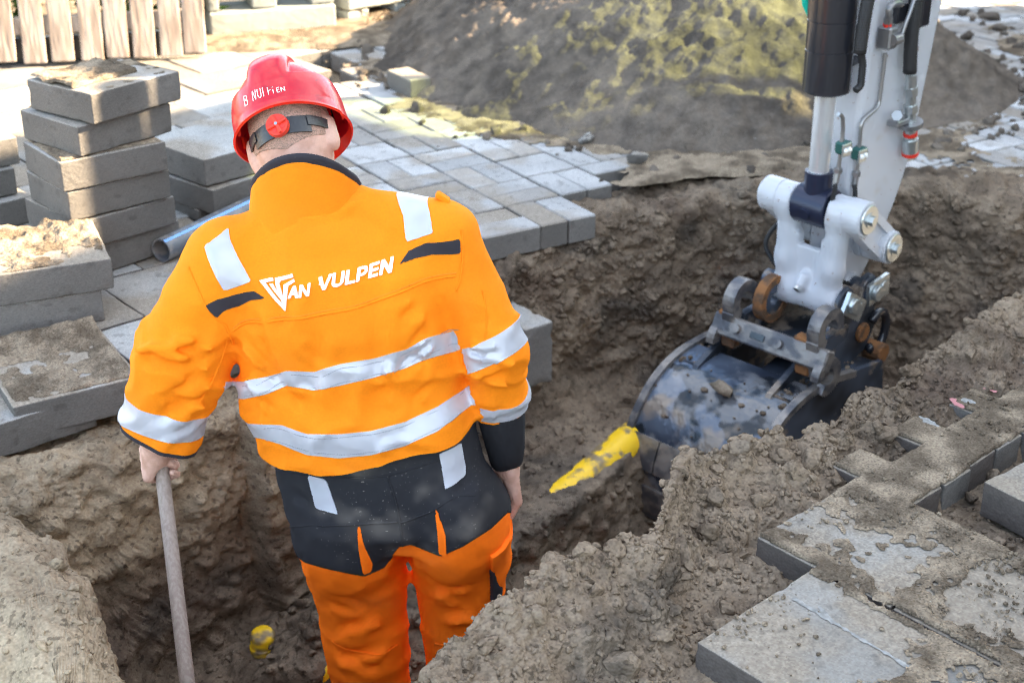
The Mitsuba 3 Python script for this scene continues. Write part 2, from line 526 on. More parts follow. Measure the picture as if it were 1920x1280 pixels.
dirty_steel = bsdf('dirty_black_steel', bumped(prin(proc(steel_col), .33, .25, .5), lambda p, n, uv: fbm(p.x * 60, p.y * 60, p.z * 60, 3) * .003))
worn_steel = bsdf('worn_steel', bumped(prin(proc(lambda p, n, uv: mix(C(.10, .10, .11), C(.26, .235, .215), smoothstep(.35, .65, fbm(p.x * 24, p.y * 24, p.z * 24, 3)))), .42, .5), lambda p, n, uv: fbm(p.x * 80, p.y * 80, p.z * 80, 3) * .002))


def shell_col(p, n, uv):
    a = fbm(p.x * 9, p.y * 9, p.z * 9, 4)
    c = mix(C(.028, .036, .055), C(.095, .12, .165), smoothstep(.35, .6, fbm(p.x * 4.3, p.y * 4.3, p.z * 4.3, 3)))
    c = mix(c, C(.012, .016, .022), smoothstep(.55, .60, a))
    c = mix(c, C(.30, .30, .31), smoothstep(.50, .62, fbm(p.x * 12 + 8, p.y * 12, p.z * 12, 4)) * .45)
    low = smoothstep(-.42, -.62, p.z)
    s = smoothstep(.58 - .20 * low, .66 - .16 * low, fbm(p.x * 7 + 3, p.y * 7 + 1, p.z * 7, 4))
    return mix(c, C(.25, .20, .155), s * .85)


shell_steel = bsdf('bucket_shell_steel', bumped(prin(proc(shell_col), .22, .2, .55), lambda p, n, uv: fbm(p.x * 40, p.y * 40, p.z * 40, 3) * .003))
rusty = bsdf('rusty_steel', bumped(diffuse(proc(lambda p, n, uv: mix(C(.27, .125, .055), C(.12, .075, .05), smoothstep(.4, .7, fbm(p.x * 40, p.y * 40, p.z * 40, 3))))), lambda p, n, uv: fbm(p.x * 120, p.y * 120, p.z * 120, 3) * .002))
rubber = bsdf('black_rubber', bumped(prin((.018, .018, .019), .55), lambda p, n, uv: dr.sin(p.z * 900) * .0006))
pipe_steel = bsdf('hydraulic_pipe_steel', prin((.36, .36, .36), .35, .8))
fitting = bsdf('fitting_steel', prin((.30, .30, .31), .35, .8))
clip_green = bsdf('green_clip_plastic', prin((.012, .075, .065), .4))
red_ring = bsdf('red_ring_plastic', prin((.62, .035, .02), .4))
turquoise = bsdf('turquoise_strap_cloth', diffuse((.02, .42, .31)))
grey_body = bsdf('grey_machine_paint', prin((.16, .165, .175), .4))
scene['cab_glass'] = {'type': 'thindielectric', 'specular_transmittance': rgb(.74, .86, .64)}

# --- other things
def wood_col(p, n, uv):
    g = fbm(p.x * 260, p.y * 260, p.z * 9, 3)
    c = mix(C(.30, .235, .20), C(.37, .30, .255), smoothstep(.3, .7, g))
    return mix(c, C(.20, .165, .14), smoothstep(.55, .8, fbm(p.x * 30, p.y * 30, p.z * 6, 3)) * .35)


handle_wood = bsdf('handle_wood', bumped(prin(proc(wood_col), .6, 0, .3), lambda p, n, uv: fbm(p.x * 110, p.y * 110, p.z * 9, 2) * .0005))
fence_wood = bsdf('fence_wood', bumped(diffuse(proc(lambda p, n, uv: mix(C(.30, .235, .19), C(.46, .39, .33), smoothstep(.3, .7, fbm(p.x * 60, p.y * 60, p.z * 7, 3))))), lambda p, n, uv: fbm(p.x * 120, p.y * 120, p.z * 9, 2) * .003))
barrier_m = bsdf('pale_barrier_concrete', bumped(diffuse(proc(lambda p, n, uv: C(.33, .345, .32) * (.8 + .35 * fbm(p.x * 8, p.y * 8, p.z * 8, 4)))), lambda p, n, uv: fbm(p.x * 50, p.y * 50, p.z * 50, 3) * .003))
pvc_grey = bsdf('grey_pipe_plastic', bumped(prin(proc(lambda p, n, uv: mix(C(.115, .125, .145), C(.27, .24, .21), smoothstep(.52, .68, fbm(p.x * 22, p.y * 22, p.z * 22, 4)) * .7)), .34), lambda p, n, uv: fbm(p.x * 60, p.y * 60, p.z * 60, 2) * .0008))
pvc_blue = bsdf('blue_stripe_plastic', prin((.16, .36, .72), .4))
pipe_dark = bsdf('pipe_inside', diffuse((.02, .02, .022)))


def gas_col(p, n, uv):
    d = smoothstep(.46, .58, fbm(p.x * 16 + 1, p.y * 16, p.z * 16 + 5, 4))
    return mix(C(.85, .53, .015), C(.17, .13, .09), d * .92)


yellow = bsdf('yellow_pipe_plastic', bumped(prin(proc(gas_col), .45), lambda p, n, uv: fbm(p.x * 80, p.y * 80, p.z * 80, 3) * .0016))
pink_paint = bsdf('pink_marking_paint', diffuse((.44, .20, .205)))
scratch_m = bsdf('scratched_concrete', diffuse(proc(lambda p, n, uv: C(.30, .295, .28) * (.7 + .5 * noise(p.x * 160, p.y * 160, 0)))))
leaf_m = bsdf('leaf_green', {'type': 'principledthin', 'base_color': rgb(.07, .17, .035), 'roughness': .6, 'diff_trans': .5}, two=False)
hedge_m = bsdf('hedge_leaf', {'type': 'principledthin', 'base_color': proc(lambda p, n, uv: mix(C(.018, .045, .016), C(.09, .15, .05), noise(p.x * 17, p.y * 17, p.z * 17))), 'roughness': .6, 'diff_trans': .4}, two=False)
twig_m = bsdf('twig_brown', diffuse((.12, .085, .055)))
dark_soil = bsdf('dark_soil_mat', diffuse((.05, .042, .035)))
brickwork = bsdf('house_plaster', diffuse(proc(lambda p, n, uv: C(.62, .60, .56) * (.85 + .3 * fbm(p.x * 2, p.y * 2, p.z * 2, 3)))))
roof_tile = bsdf('house_roof_tile', diffuse((.16, .07, .05)))
pane_dark = bsdf('window_glass', prin((.03, .035, .04), .08))
frame_white = bsdf('window_frame_paint', prin((.75, .75, .72), .4))
# ------------------------------------------------------------------ the trench: a lofted sheet of soil
# stations: front rim xy, back rim xy, then profile values
ST = [
    # F (near rim)      B (far rim)      back z  base d,z      ledge d,z      chan d,z        chan front z  crest z  near1(.12) near2(.3)
    ((-1.9, 2.0),       (-2.0, 2.35),    -.09,  (.10, -.25),  (.15, -.27),   (.18, -.28),    -.27,         .02,   .02,  .00),
    ((-1.03, 2.33),     (-1.10, 2.60),   -.09,  (.11, -.27),  (.16, -.30),   (.20, -.33),    -.33,         .00,   .03,  .00),
    ((-.89, 2.21),      (-.96, 2.68),    -.09,  (.14, -.46),  (.22, -.60),   (.34, -.66),    -.66,        -.01,   .02,  .02),
    ((-.74, 2.03),      (-.80, 2.83),    -.09,  (.10, -.74),  (.28, -.84),   (.44, -.88),    -.86,        -.02,   .02,  .03),
    ((-.61, 1.78),      (-.64, 2.98),    -.09,  (.07, -.66),  (.34, -.72),   (.58, -.88),    -.9,         -.02,   .01,  .02),
    ((-.42, 1.62),      (-.46, 3.20),    -.085, (.09, -.60),  (.45, -.56),   (.75, -.86),    -.95,         .02,   .02,  .02),
    ((-.20, 1.70),      (-.22, 3.50),    -.085, (.09, -.58),  (.55, -.66),   (.95, -.95),    -1.0,         .05,   .05,  .03),
    ((0.02, 1.97),      (-.04, 3.75),    -.085, (.08, -.54),  (.75, -.55),   (.86, -.88),    -.95,         .085,  .05, -.05),
    ((.21, 2.12),       (.19, 3.99),     -.025,  (.10, -.54),  (.73, -.55),   (.84, -.86),    -.92,         .08,   .05, -.05),
    ((.40, 2.47),       (.48, 4.14),     -.015, (.12, -.56),  (.47, -.58),   (.58, -.86),    -.9,          .07,   .04, -.045),
    ((.66, 2.62),       (.83, 4.26),     .012,  (.14, -.60),  (.40, -.66),   (.56, -.88),    -.9,          .045,  .02, -.03),
    ((.90, 2.86),       (1.20, 4.26),    .01,   (.16, -.62),  (.45, -.74),   (.60, -.8),     -.8,          .04,   .02, -.01),
    ((1.30, 3.22),      (1.62, 4.10),    .01,   (.18, -.42),  (.34, -.52),   (.44, -.55),    -.5,          .07,   .05,  .02),
    ((2.10, 3.70),      (2.5, 4.6),      .01,   (.18, -.42),  (.34, -.52),   (.44, -.55),    -.5,          .07,   .05,  .02),
]
Fp = np.array([s[0] for s in ST]); Bp = np.array([s[1] for s in ST])
par = np.concatenate([[0], np.cumsum(np.linalg.norm(np.diff((Fp + Bp) / 2, axis=0), axis=1))])
TT = np.concatenate([np.arange(0, par[1] - .2, .03), np.arange(par[1] - .2, par[-2] + .15, .0062), np.arange(par[-2] + .15, par[-1], .03)])
def unit_rows_(a): return a / (np.linalg.norm(a, axis=-1, keepdims=True) + 1e-12)
pi_ = lambda a: PchipInterpolator(par, np.asarray(a, float))(TT)
Ft, Bt = pi_(Fp), pi_(Bp)
Ft = gaussian_filter1d(Ft, 6, axis=0, mode='nearest'); Bt = gaussian_filter1d(Bt, 6, axis=0, mode='nearest')
_n1 = nnoise(np.stack([TT * 7, 0 * TT, 0 * TT], -1), 3) - .5; _n2 = nnoise(np.stack([TT * 21, 0 * TT + 5, 0 * TT], -1), 4) - .5
_c = unit_rows_(Ft - Bt)
Ft = Ft + _c * (.075 * _n1 + .035 * _n2)[:, None]; Bt = Bt + _c * (.03 * _n2)[:, None]
cr = Ft - Bt; wid = np.linalg.norm(cr, axis=1, keepdims=True); cr = cr / wid
backz, crest, n1, n2, chf = (pi_([s[i] for s in ST]) for i in (2, 7, 8, 9, 6))
d3, z3 = pi_([s[3] for s in ST]).T; d4, z4 = pi_([s[4] for s in ST]).T; d5, z5 = pi_([s[5] for s in ST]).T


def off(base, d): return base + cr * np.asarray(d)[:, None] if np.ndim(d) else base + cr * d
col3 = lambda xy, z: np.column_stack([xy, np.broadcast_to(z, len(xy))])
wq = wid[:, 0]
raise_ = np.clip((backz + .05) / .05, 0, 1)
ctrl = [
    (col3(off(Bt, -.45), -.15), 0), (col3(off(Bt, -.26), backz - .03 + .024 * raise_), 14), (col3(off(Bt, -.02), backz), 26),
    (col3(off(Bt, .02), backz - .03), 6), (col3(off(Bt, d3 * .55), z3 * .5), 44), (col3(off(Bt, d3 * .92), z3 * .95), 44),
    (col3(off(Bt, d3 + .06), z3 - .01), 10), (col3(off(Bt, d4), z4), 64), (col3(off(Bt, d5), z5), 50),
    (col3(off(Ft, -np.minimum(.16, wq * .2)), chf), 50), (col3(off(Ft, -np.minimum(.07, wq * .12)), chf * .45), 16),
    (col3(off(Ft, -.015), crest - .02), 22), (col3(off(Ft, .02), crest), 8), (col3(off(Ft, .12), n1), 22), (col3(off(Ft, .30), n2), 34),
    (col3(off(Ft, .50), np.minimum(n2 * .3 - .02, n2 - .02)), 26), (col3(off(Ft, .75), -.10), 16),
]
rows = []
for k in range(1, len(ctrl)):
    a, b, n = ctrl[k - 1][0], ctrl[k][0], ctrl[k][1]
    t = np.arange(n) / n
    rows.append(a[:, None] * (1 - t)[None, :, None] + b[:, None] * t[None, :, None])
P3 = np.concatenate(rows + [ctrl[-1][0][:, None]], axis=1)
P3 = gaussian_filter1d(P3, 2.2, axis=1, mode='nearest')
nt, ns = P3.shape[:2]
du, dv = np.gradient(P3, axis=0), np.gradient(P3, axis=1)
N3 = np.cross(du, dv); N3 /= np.linalg.norm(N3, axis=2, keepdims=True) + 1e-12
if N3[:, 2, 2].mean() < 0: N3 = -N3
V = P3.reshape(-1, 3); NV = N3.reshape(-1, 3)
sidx = np.tile(np.arange(ns), nt)
tt = np.repeat(TT, ns)
front = np.clip((sidx - sum(c[1] for c in ctrl[:11])) / 20, 0, 1)          # 1 on the near bank
# large breaks, then ledges in the walls, then crumbs
near_spoil = front * np.exp(-((V[:, 0] - .45) / .75)**2)
wallness = 1 - np.abs(NV[:, 2])
disp = .030 * fb(V * 4.2, 3, 1) + .024 * fb(V * 13 + 3, 3, 2) + (1 - front) * .022 * np.abs(fb(V * 19 + 6, 2, 12)) + front * .022 * fb(V * 9 + 4, 2, 13) + (.4 + .6 * front) * (.007 * np.abs(fb(V * 27 + 1, 2, 3)) + .0055 * fb(V * 52, 2, 4))
lay = nnoise(V * np.array([5, 5, 22]) + 3, 7) - .5
disp += wallness * .020 * lay + wallness * .045 * np.abs(fb(V * np.array([9, 9, 6]) + 8, 2, 9))
rs = np.random.default_rng(3)
for rad, num, wgt in ((.045, 300, .30), (.026, 1300, .65), (.014, 9000, 1.0), (.0085, 34000, 1.1)):
    pick = rs.integers(0, len(V), num)
    rr = rad * rs.uniform(.5, 1.25, num)
    amt = wgt * (.35 + .65 * np.clip(nnoise(V * 3.1 + rad * 100, 4) * 2.2 - .6, 0, 1))
    amt = amt * np.where(front > .5, .60 + .6 * near_spoil, 1.0)
    disp += clod_bump(V, NV, V[pick], rr) * amt
disp -= .02
edge = np.minimum(1, np.minimum(np.arange(ns), np.arange(ns)[::-1]) / 10.)
disp = (disp.reshape(nt, ns) * edge[None]).ravel()
smooth_cut = np.exp(-(((V[:, 0] + .9) / .16)**2 + ((V[:, 1] - 2.12) / .22)**2)) * front
pl_ = np.array([G(1010, 985, -.58), G(1065, 940, -.575), G(1120, 897, -.57), G(1178, 846, -.57), G(1230, 810, -.58)])
pd_, _ = cKDTree(np.array(LineString(pl_).segmentize(.01).coords)).query(V)
disp *= 1 - .75 * np.exp(-(pd_ / .075)**2)
disp *= 1 - .25 * np.clip((-.5 - V[:, 0]) / .1, 0, 1) * front
V2 = V + NV * disp[:, None]
# an undercut hollow at the foot of the far left wall, and a block of firmer soil standing proud beside it
hol = np.array([-1.02, 3.0, -.74])
V2 += np.exp(-(np.linalg.norm((V - hol) / [.15, .20, .15], axis=1))**2)[:, None] * np.array([-.22, .42, -.05]) * (1 - front)[:, None]
wall = np.clip((sidx - 36) / 8., 0, 1) * np.clip((sidx - 150) / -12., 0, 1)
u_ = (V[:, 0] * .72 + V[:, 1] * .69)
blk = np.clip((u_ - 1.55) / .02, 0, 1) * np.clip((1.86 - u_) / .10, 0, 1) * np.clip((-.14 - V[:, 2]) / .06, 0, 1)
V2 += (wall * blk)[:, None] * np.array([.055, -.060, 0])
gi, gj = np.meshgrid(np.arange(nt - 1), np.arange(ns - 1), indexing='ij')
a = (gi * ns + gj).ravel()
TF = np.vstack([np.stack([a, a + ns, a + ns + 1], 1), np.stack([a, a + ns + 1, a + 1], 1)])
if vnormals(V2, TF)[ns // 2 :: ns, 2].mean() < 0: TF = TF[:, ::-1]
add('trench', (V2, TF), soil, smooth=True, kind='structure')
trench_tree = cKDTree(V2[:, :2])
trench_poly = Polygon(np.vstack([off(Bt, -.30), off(Ft, .62)[::-1]])).buffer(0)
hole_poly = Polygon(np.vstack([Bt, Ft[::-1]])).buffer(0)


def trench_z(x, y):
    d, i = trench_tree.query([x, y], k=4)
    return V2[i][:, 2].max()


# the ground under everything: one sheet to the horizon, open where the trench is
gx = np.concatenate([[-200, -80, -30, -12, -6], np.arange(-4, 4.01, .08), [6, 12, 30, 80, 200]])
gy = np.concatenate([[-200, -60, -20, -6, -2], np.arange(0, 9.01, .08), [11, 14, 20, 40, 90, 250]])
X, Y = np.meshgrid(gx, gy, indexing='ij')
pts = np.stack([X, Y, 0 * X], -1).reshape(-1, 3)
Zg = (-.095 + .012 * fb(pts * 2.1, 3, 6)).reshape(X.shape)
gv, gf = grid_mesh(X, Y, Zg)
inside = contains_xy(trench_poly.buffer(-.03), gv[:, 0], gv[:, 1])
gf = gf[~inside[gf].all(1)]
add('ground', (gv, gf), soil, smooth=True, kind='structure')

# ------------------------------------------------------------------ clods lying about
def near_bank_points(n, seed, smin, smax, power=2.2):
    r = np.random.default_rng(seed)
    w = np.clip(near_spoil + .14 * (V2[:, 0] < -.5), .03, 1) * (front > .4) * (V2[:, 1] > 1.5)
    idx = r.choice(len(V2), n, p=w / w.sum())
    return V2[idx], smin + (smax - smin) * r.random(n)**power * (.3 + .7 * np.maximum(near_spoil[idx], .6 * (V2[idx, 0] < -.5)))


p1_, s1_ = near_bank_points(330, 1, .009, .036, 2.4)
p2_, s2_ = near_bank_points(5200, 2, .0022, .010, 2.0)
r = np.random.default_rng(8)
wl_ = (sidx > 44) & (sidx < 130) & (V2[:, 1] > 2.2) & (V2[:, 0] > -.35)
idx = r.choice(np.flatnonzero(wl_), 2200)
p4_, s4_ = V2[idx], .004 + .018 * r.random(2200)**3
fl = (sidx > 140) & (sidx < 260) & (V2[:, 1] > 1.9)
idx = r.choice(np.flatnonzero(fl), 1500)
p3_, s3_ = V2[idx], .003 + .018 * r.random(1500)**3.5
ca = scatter(p1_, s1_, sub=2, sink=.32, seed=1)
pa_, sa_ = np.vstack([p2_, p3_, p4_]), np.concatenate([s2_, s3_, s4_]); bg_ = sa_ > .0062
cb = cat(scatter(pa_[bg_], sa_[bg_], sub=1, sink=.25, seed=2), scatter(pa_[~bg_], sa_[~bg_], sub=0, sink=.2, seed=3))
add('soil_clods', cat(ca, cb), soil, smooth=40, kind='stuff', label='crumbled clods of dark damp soil lying along the trench edge and floor', cat='soil')
# ------------------------------------------------------------------ paving, slabs
_rb = {}
def rough_box(sx, sy, sz, h=.022, r=.006, chip=.0018, seed=0):
    """Concrete block: rounded, slightly chipped edges."""
    def axis(L):
        n = max(2, int(L / h)); e = min(r * 1.0, L * .2)
        return np.concatenate([[-L / 2, -L / 2 + e * .5, -L / 2 + e], np.linspace(-L / 2 + e, L / 2 - e, n + 1)[1:-1], [L / 2 - e, L / 2 - e * .5, L / 2]])
    ax = [axis(sx), axis(sy), axis(sz)]
    parts = []
    for d in range(3):
        u, w = (d + 1) % 3, (d + 2) % 3
        A, B = np.meshgrid(ax[u], ax[w], indexing='ij')
        for s in (-1, 1):
            P = np.zeros(A.shape + (3,)); P[..., u] = A; P[..., w] = B; P[..., d] = s * (sx, sy, sz)[d] / 2
            v, f = grid_mesh(P[..., 0], P[..., 1], P[..., 2])
            parts.append((v, f if s > 0 else f[:, ::-1]))
    n = 0; vs = []; fs = []
    for v, f in parts: vs.append(v); fs.append(f + n); n += len(v)
    v, f = weld(np.vstack(vs), np.vstack(fs), 5)
    half = np.array([sx, sy, sz]) / 2
    q = np.clip(v, -(half - r), half - r); d = v - q
    L = np.linalg.norm(d, axis=1, keepdims=True)
    v = np.where(L > 1e-9, q + d / np.maximum(L, 1e-9) * np.minimum(L, r), v)
    edge = ((half - np.abs(v)) < r * 1.6).sum(1) >= 2
    nz = fb(v * 26 + seed * 9.3, 3, seed)
    v = v - unit_rows(v / half) * (edge * np.maximum(0, nz) * chip * 2 + .0008 * fb(v * 60 + seed, 2, seed))[:, None]
    return trimesh.Trimesh(v, f, process=False)


def unit_rows(a): return a / (np.linalg.norm(a, axis=-1, keepdims=True) + 1e-12)


pav = note('pavement', kind='structure')
# grey block paving beyond the trench: pairs of bricks in a basket weave
F0 = np.array([-.127, 4.236]); BA = math.radians(32.0); M_ = .102
bu = np.array([math.cos(BA), math.sin(BA)]); bv = np.array([math.sin(BA), -math.cos(BA)])
HC, HR = np.array([.82, 6.34]), np.array([1.48, 1.74])            # the sand heap: centre and radii
bl = []
for i in range(-26, 30):
    for j in range(-34, 22):
        for k in (0, 1):
            if (i + j) % 2 == 0: c = F0 + bu * (2 * i + 1) * M_ + bv * (2 * j + .5 + k) * M_; ang = BA
            else: c = F0 + bu * (2 * i + .5 + k) * M_ + bv * (2 * j + 1) * M_; ang = BA + math.pi / 2
            if not (-.72 < c[0] < 3.4 and 3.4 < c[1] < 9.2): continue
            if hole_poly.buffer(.05).contains(Point(c)) : continue
            if c[1] < 3.5 and c[0] > .5: continue
            if c[0] > .215 and hole_poly.distance(Point(c)) < (.27 if c[0] < 1.05 else .17): continue
            if np.linalg.norm((c - HC) / HR) < .80: continue
            if c[0] < -.14 and hole_poly.distance(Point(c)) < .03: continue
            px = 960 + CF * c[0] / (c[1] * math.cos(PITCH) + CH * math.sin(PITCH))
            if not -120 < px < 2040: continue
            bl.append((c, ang))
bl.sort(key=lambda t: np.hypot(*t[0]))
bmesh = cbox(.199, .0985, .08, .0045)
bplys = [mikit.ply(bmesh, b) for b in (brick_a, brick_b, brick_c)]
rr = np.random.default_rng(21)
rest = []
for n, (c, ang) in enumerate(bl):
    M = rotz(ang + rr.normal() * .010, (c[0] + rr.normal() * .0015, c[1] + rr.normal() * .0015, -.04 + rr.normal() * .0022))
    tilt = trimesh.transformations.rotation_matrix(rr.normal() * .008, [rr.normal(), rr.normal(), 0.01])
    M = M @ tilt
    v = rr.choice(3, p=(.42, .30, .28))
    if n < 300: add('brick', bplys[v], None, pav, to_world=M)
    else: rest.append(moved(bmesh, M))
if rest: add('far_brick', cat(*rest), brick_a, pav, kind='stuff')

# 30 cm tiles of the left-hand path
LA = math.radians(41.0)
lu, lv = np.array([math.cos(LA), math.sin(LA)]), np.array([-math.sin(LA), math.cos(LA)])
A0 = G(47, 775)[:2]
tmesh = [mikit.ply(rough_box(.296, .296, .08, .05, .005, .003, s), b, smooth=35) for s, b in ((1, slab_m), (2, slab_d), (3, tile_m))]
for j in range(0, 22):
    for i in range(-14, 16):
        if j == 0 and i == 0: continue
        c = A0 + lu * (.15 + .30 * i + .15 * (j % 2)) + lv * (.15 + .30 * j)
        if not (-4.4 < c[0] < -.78 and 2.5 < c[1] < 6.4): continue
        if hole_poly.buffer(.06).contains(Point(c)): continue
        px = 960 + CF * c[0] / (c[1] * math.cos(PITCH) + CH * math.sin(PITCH))
        if px < -100: continue
        M = rotz(LA + rr.normal() * .006, (c[0], c[1], -.040 + rr.normal() * .002))
        add('tile', tmesh[rr.integers(0, 3)], None, pav, to_world=M)

# the worn tiles and bricks at the right front
E2 = unit(np.array([.7445, .6676])); E1 = np.array([E2[1], -E2[0]]); T0 = np.array([.3096, 1.8967])
EA = math.atan2(E1[1], E1[0])
TILES = []
def etile(e1, e2, w1, w2, z=0., rot=0., tilt=(0, 0), m=tile_m, name='worn_tile', par_=pav, th=.08, seed=None, **k):
    c = T0 + E1 * (e1 + w1 / 2) + E2 * (e2 + w2 / 2)
    M = rotz(EA + rot, (c[0], c[1], z - th / 2)) @ trimesh.transformations.rotation_matrix(tilt[0], [1, 0, 0]) @ trimesh.transformations.rotation_matrix(tilt[1], [0, 1, 0])
    s = int(abs(e1 * 37 + e2 * 91)) if seed is None else seed
    if par_: TILES.append(affinity.translate(affinity.rotate(Polygon([(-w1 / 2, -w2 / 2), (w1 / 2, -w2 / 2), (w1 / 2, w2 / 2), (-w1 / 2, w2 / 2)]), EA + rot, (0, 0), use_radians=True), c[0], c[1]))
    return add(name, rough_box(w1, w2, th, .012, .004, .003, s), m, par_, smooth=35, to_world=M, **k)


etile(0, 0, .300, .318, .0008, 0)
def mark(p0, p1, w, key, m, seed, z=.0022, name='scratch', label=None):
    """A thin flat mark on a tile between two pixels of the photo, ragged at its edges."""
    a, b = G(*p0)[:2], G(*p1)[:2]; d = unit(b - a); L = np.linalg.norm(b - a); n_ = np.array([-d[1], d[0]])
    u, s_ = np.meshgrid(np.arange(0, L, .003), np.linspace(-1, 1, 9), indexing='ij')
    P = a + d * u[..., None] + n_ * (s_ * w)[..., None]
    q = np.stack([P[..., 0], P[..., 1], 0 * u + seed], -1)
    v, f = grid_mesh(P[..., 0], P[..., 1], 0 * u + z)
    h = (1 - np.abs(s_)) * np.minimum(1, np.minimum(u, L - u) / (.15 * L)) - (.30 if 'scratch' == name else .62) + 1.1 * fb(q * 75, 3, seed)
    v, f = clip(v, f, h.ravel())
    if len(f): add(name, (v, f), m, key, smooth=True, label=label)


k0 = 'pavement__worn_tile'
mark((1480, 1118), (1748, 1278), .0060, k0, scratch_m, 1); mark((1532, 1135), (1565, 1172), .005, k0, scratch_m, 2)
for a_, b_, w_, m_, s_ in (((1782, 752), (1806, 772), .013, pink_paint, 3), ((1838, 732), (1870, 742), .008, pink_paint, 4), ((1800, 752), (1850, 772), .016, scratch_m, 5), ((1715, 783), (1765, 808), .014, scratch_m, 6)):
    mark(a_, b_, w_, pav, m_, s_, .0085, 'paint_mark', 'pink marking paint sprayed on the worn bricks' if m_ is pink_paint else 'white marking paint smeared on the worn bricks')
etile(-.135, .326, .297, .318, .0)
etile(.306, -.004, .30, .322, -.0015, .004)
etile(.167, .326, .30, .316, -.001, -.006)
etile(.472, .326, .30, .316, -.002)
etile(.612, .0, .30, .318, -.002)
rb_ = np.random.default_rng(5)
row, e2 = 0, .650
while e2 < 1.75:
    right = (.012 if e2 < 1.2 else .5) + rb_.normal() * .011
    e1 = right - .207 * 1
    if row == 0: lens = [.13, .205, .0]
    x = right
    k = 0
    left_lim = {0: -.27, 1: -.30, 2: -.42, 3: -.50}.get(row, -.62)
    while x > left_lim:
        w = .13 if (k == 0 and row % 2) else .2045
        cc_ = T0 + E1 * (x - w / 2) + E2 * (e2 + .05)
        if hole_poly.buffer(.13).contains(Point(cc_)): break
        etile(x - w, e2, w - .006, .099, .0 + rb_.normal() * .0006, rb_.normal() * .012, (rb_.normal() * .004, rb_.normal() * .004), name='worn_brick', seed=row * 7 + k, m=(tile_m, slab_s, tile_m)[rb_.integers(0, 3)])
        x -= w; k += 1
    e2 += .1055; row += 1
# the tile lying loose beyond the open strip
lt = etile(.082, .765, .30, .30, .035, -.12, (.03, -.02), name='loose_tile', par_=None, seed=77, m=tile_m)
note(lt, 'loose grey paving tile lying in the dirt strip at the right edge of the photo', 'tile')


# ------------------------------------------------------------------ slabs lifted out of the path and stacked
def slab(nc, yaw, lr, ll, th, m, label, group=None, tilt=(0, 0), seed=0, name='concrete_slab', catg='concrete slab'):
    """nc: near top corner; yaw: direction of its right-hand edge; lr, ll: lengths to the right and to the left."""
    M = rotz(yaw, nc) @ trimesh.transformations.rotation_matrix(tilt[0], [1, 0, 0]) @ trimesh.transformations.rotation_matrix(tilt[1], [0, 1, 0])
    O = np.eye(4); O[:3, 3] = (lr / 2, ll / 2, -th / 2)
    return add(name, rough_box(lr, ll, th, .015, .005, .0025, seed), m, None, smooth=35, to_world=M @ O, label=label, cat=catg, group=group)


def yaw2(p, q): return math.atan2(q[1] - p[1], q[0] - p[0])
S1 = [ # near corner px, right corner px, z, lr, ll, material, label
    ((169, 177), (312, 139), .512, .300, .262, slab_s, 'topmost sunlit concrete slab of the six-slab stack, sand on top'),
    ((144, 239), (315, 195), .426, .298, .262, slab_d, 'second concrete slab from the top of the six-slab stack, turned askew'),
    ((111, 306), (308, 266), .341, .300, .25, slab_d, 'third concrete slab from the top of the six-slab stack'),
    ((125, 362), (323, 316), .256, .300, .25, slab_d, 'fourth concrete slab from the top of the six-slab stack'),
    ((147, 418), (330, 367), .171, .298, .29, slab_d, 'fifth concrete slab from the top of the six-slab stack'),
    ((168, 468), (338, 412), .086, .298, .29, slab_s, 'lowest concrete slab of the six-slab stack, half hidden'),
]
for k, (a, b, z, lr, ll, m, lab) in enumerate(S1):
    p, q = G(*a, z), G(*b, z)
    slab(p, yaw2(p, q), lr, ll, .081, m, lab, 'slabs of the tall left stack', seed=30 + k)
# the lower stack behind the worker's left ear
p = G(382, 300, .2); q = G(459, 279, .2)
slab(p, yaw2(p, q), .30, .32, .085, slab_m, 'upper slab with rounded corner of the low stack behind the man\'s shoulder', 'slabs of the low stack', seed=41)
slab(G(398, 357, .11), yaw2(p, q) + .05, .30, .31, .08, slab_d, 'lower slab of the low stack behind the man\'s shoulder', 'slabs of the low stack', seed=42)
slab(G(372, 395, .03), yaw2(p, q) - .06, .30, .32, .04, slab_d, 'thin bottom slab under the low stack beside the grey pipe', 'slabs of the low stack', seed=43)
# cut off by the left edge
for k, (rc, z, lab) in enumerate((((31, 257), .255, 'top'), ((27, 314), .17, 'middle'), ((62, 365), .085, 'bottom'))):
    q = G(*rc, z); yw = math.radians(38 + 4 * k)
    n_ = q[:2] - .30 * np.array([math.cos(yw), math.sin(yw)])
    slab((n_[0], n_[1], z), yw, .30, .28, .082, slab_d, f'{lab} slab of the dark stack cut by the left photo edge', 'slabs of the stack at the left photo edge', seed=50 + k)
# the two big slabs lying on the path, and the one at the trench edge
def slab_r(rc, back, z, lr, ll, th, m, lab, grp=None, seed=0, tilt=(0, 0)):
    q, b = G(*rc, z), G(*back, z)
    yw = math.atan2(b[1] - q[1], b[0] - q[0]) - math.pi / 2
    n_ = q[:2] - lr * np.array([math.cos(yw), math.sin(yw)])
    return slab((n_[0], n_[1], z), yw, lr, ll, th, m, lab, grp, tilt, seed)
slab_r((209, 484), (172, 410), .171, .36, .30, .083, slab_s, 'upper of two slabs with rough sand on top at the left photo edge', 'pair of slabs at the left edge', 61)
slab_r((190, 545), (160, 480), .086, .36, .30, .083, slab_m, 'lower of two slabs resting on the path at the left photo edge', 'pair of slabs at the left edge', 62)
slab_r((264, 705), (183, 610), .004, .292, .34, .085, slab_s, 'sandy concrete slab jutting over the trench edge at the left', None, 63)
slab(G(-62, 815, -.02), LA, .295, .295, .085, slab_d, 'dark slab end at the far left under the sandy slab', None, (0, 0), 64)

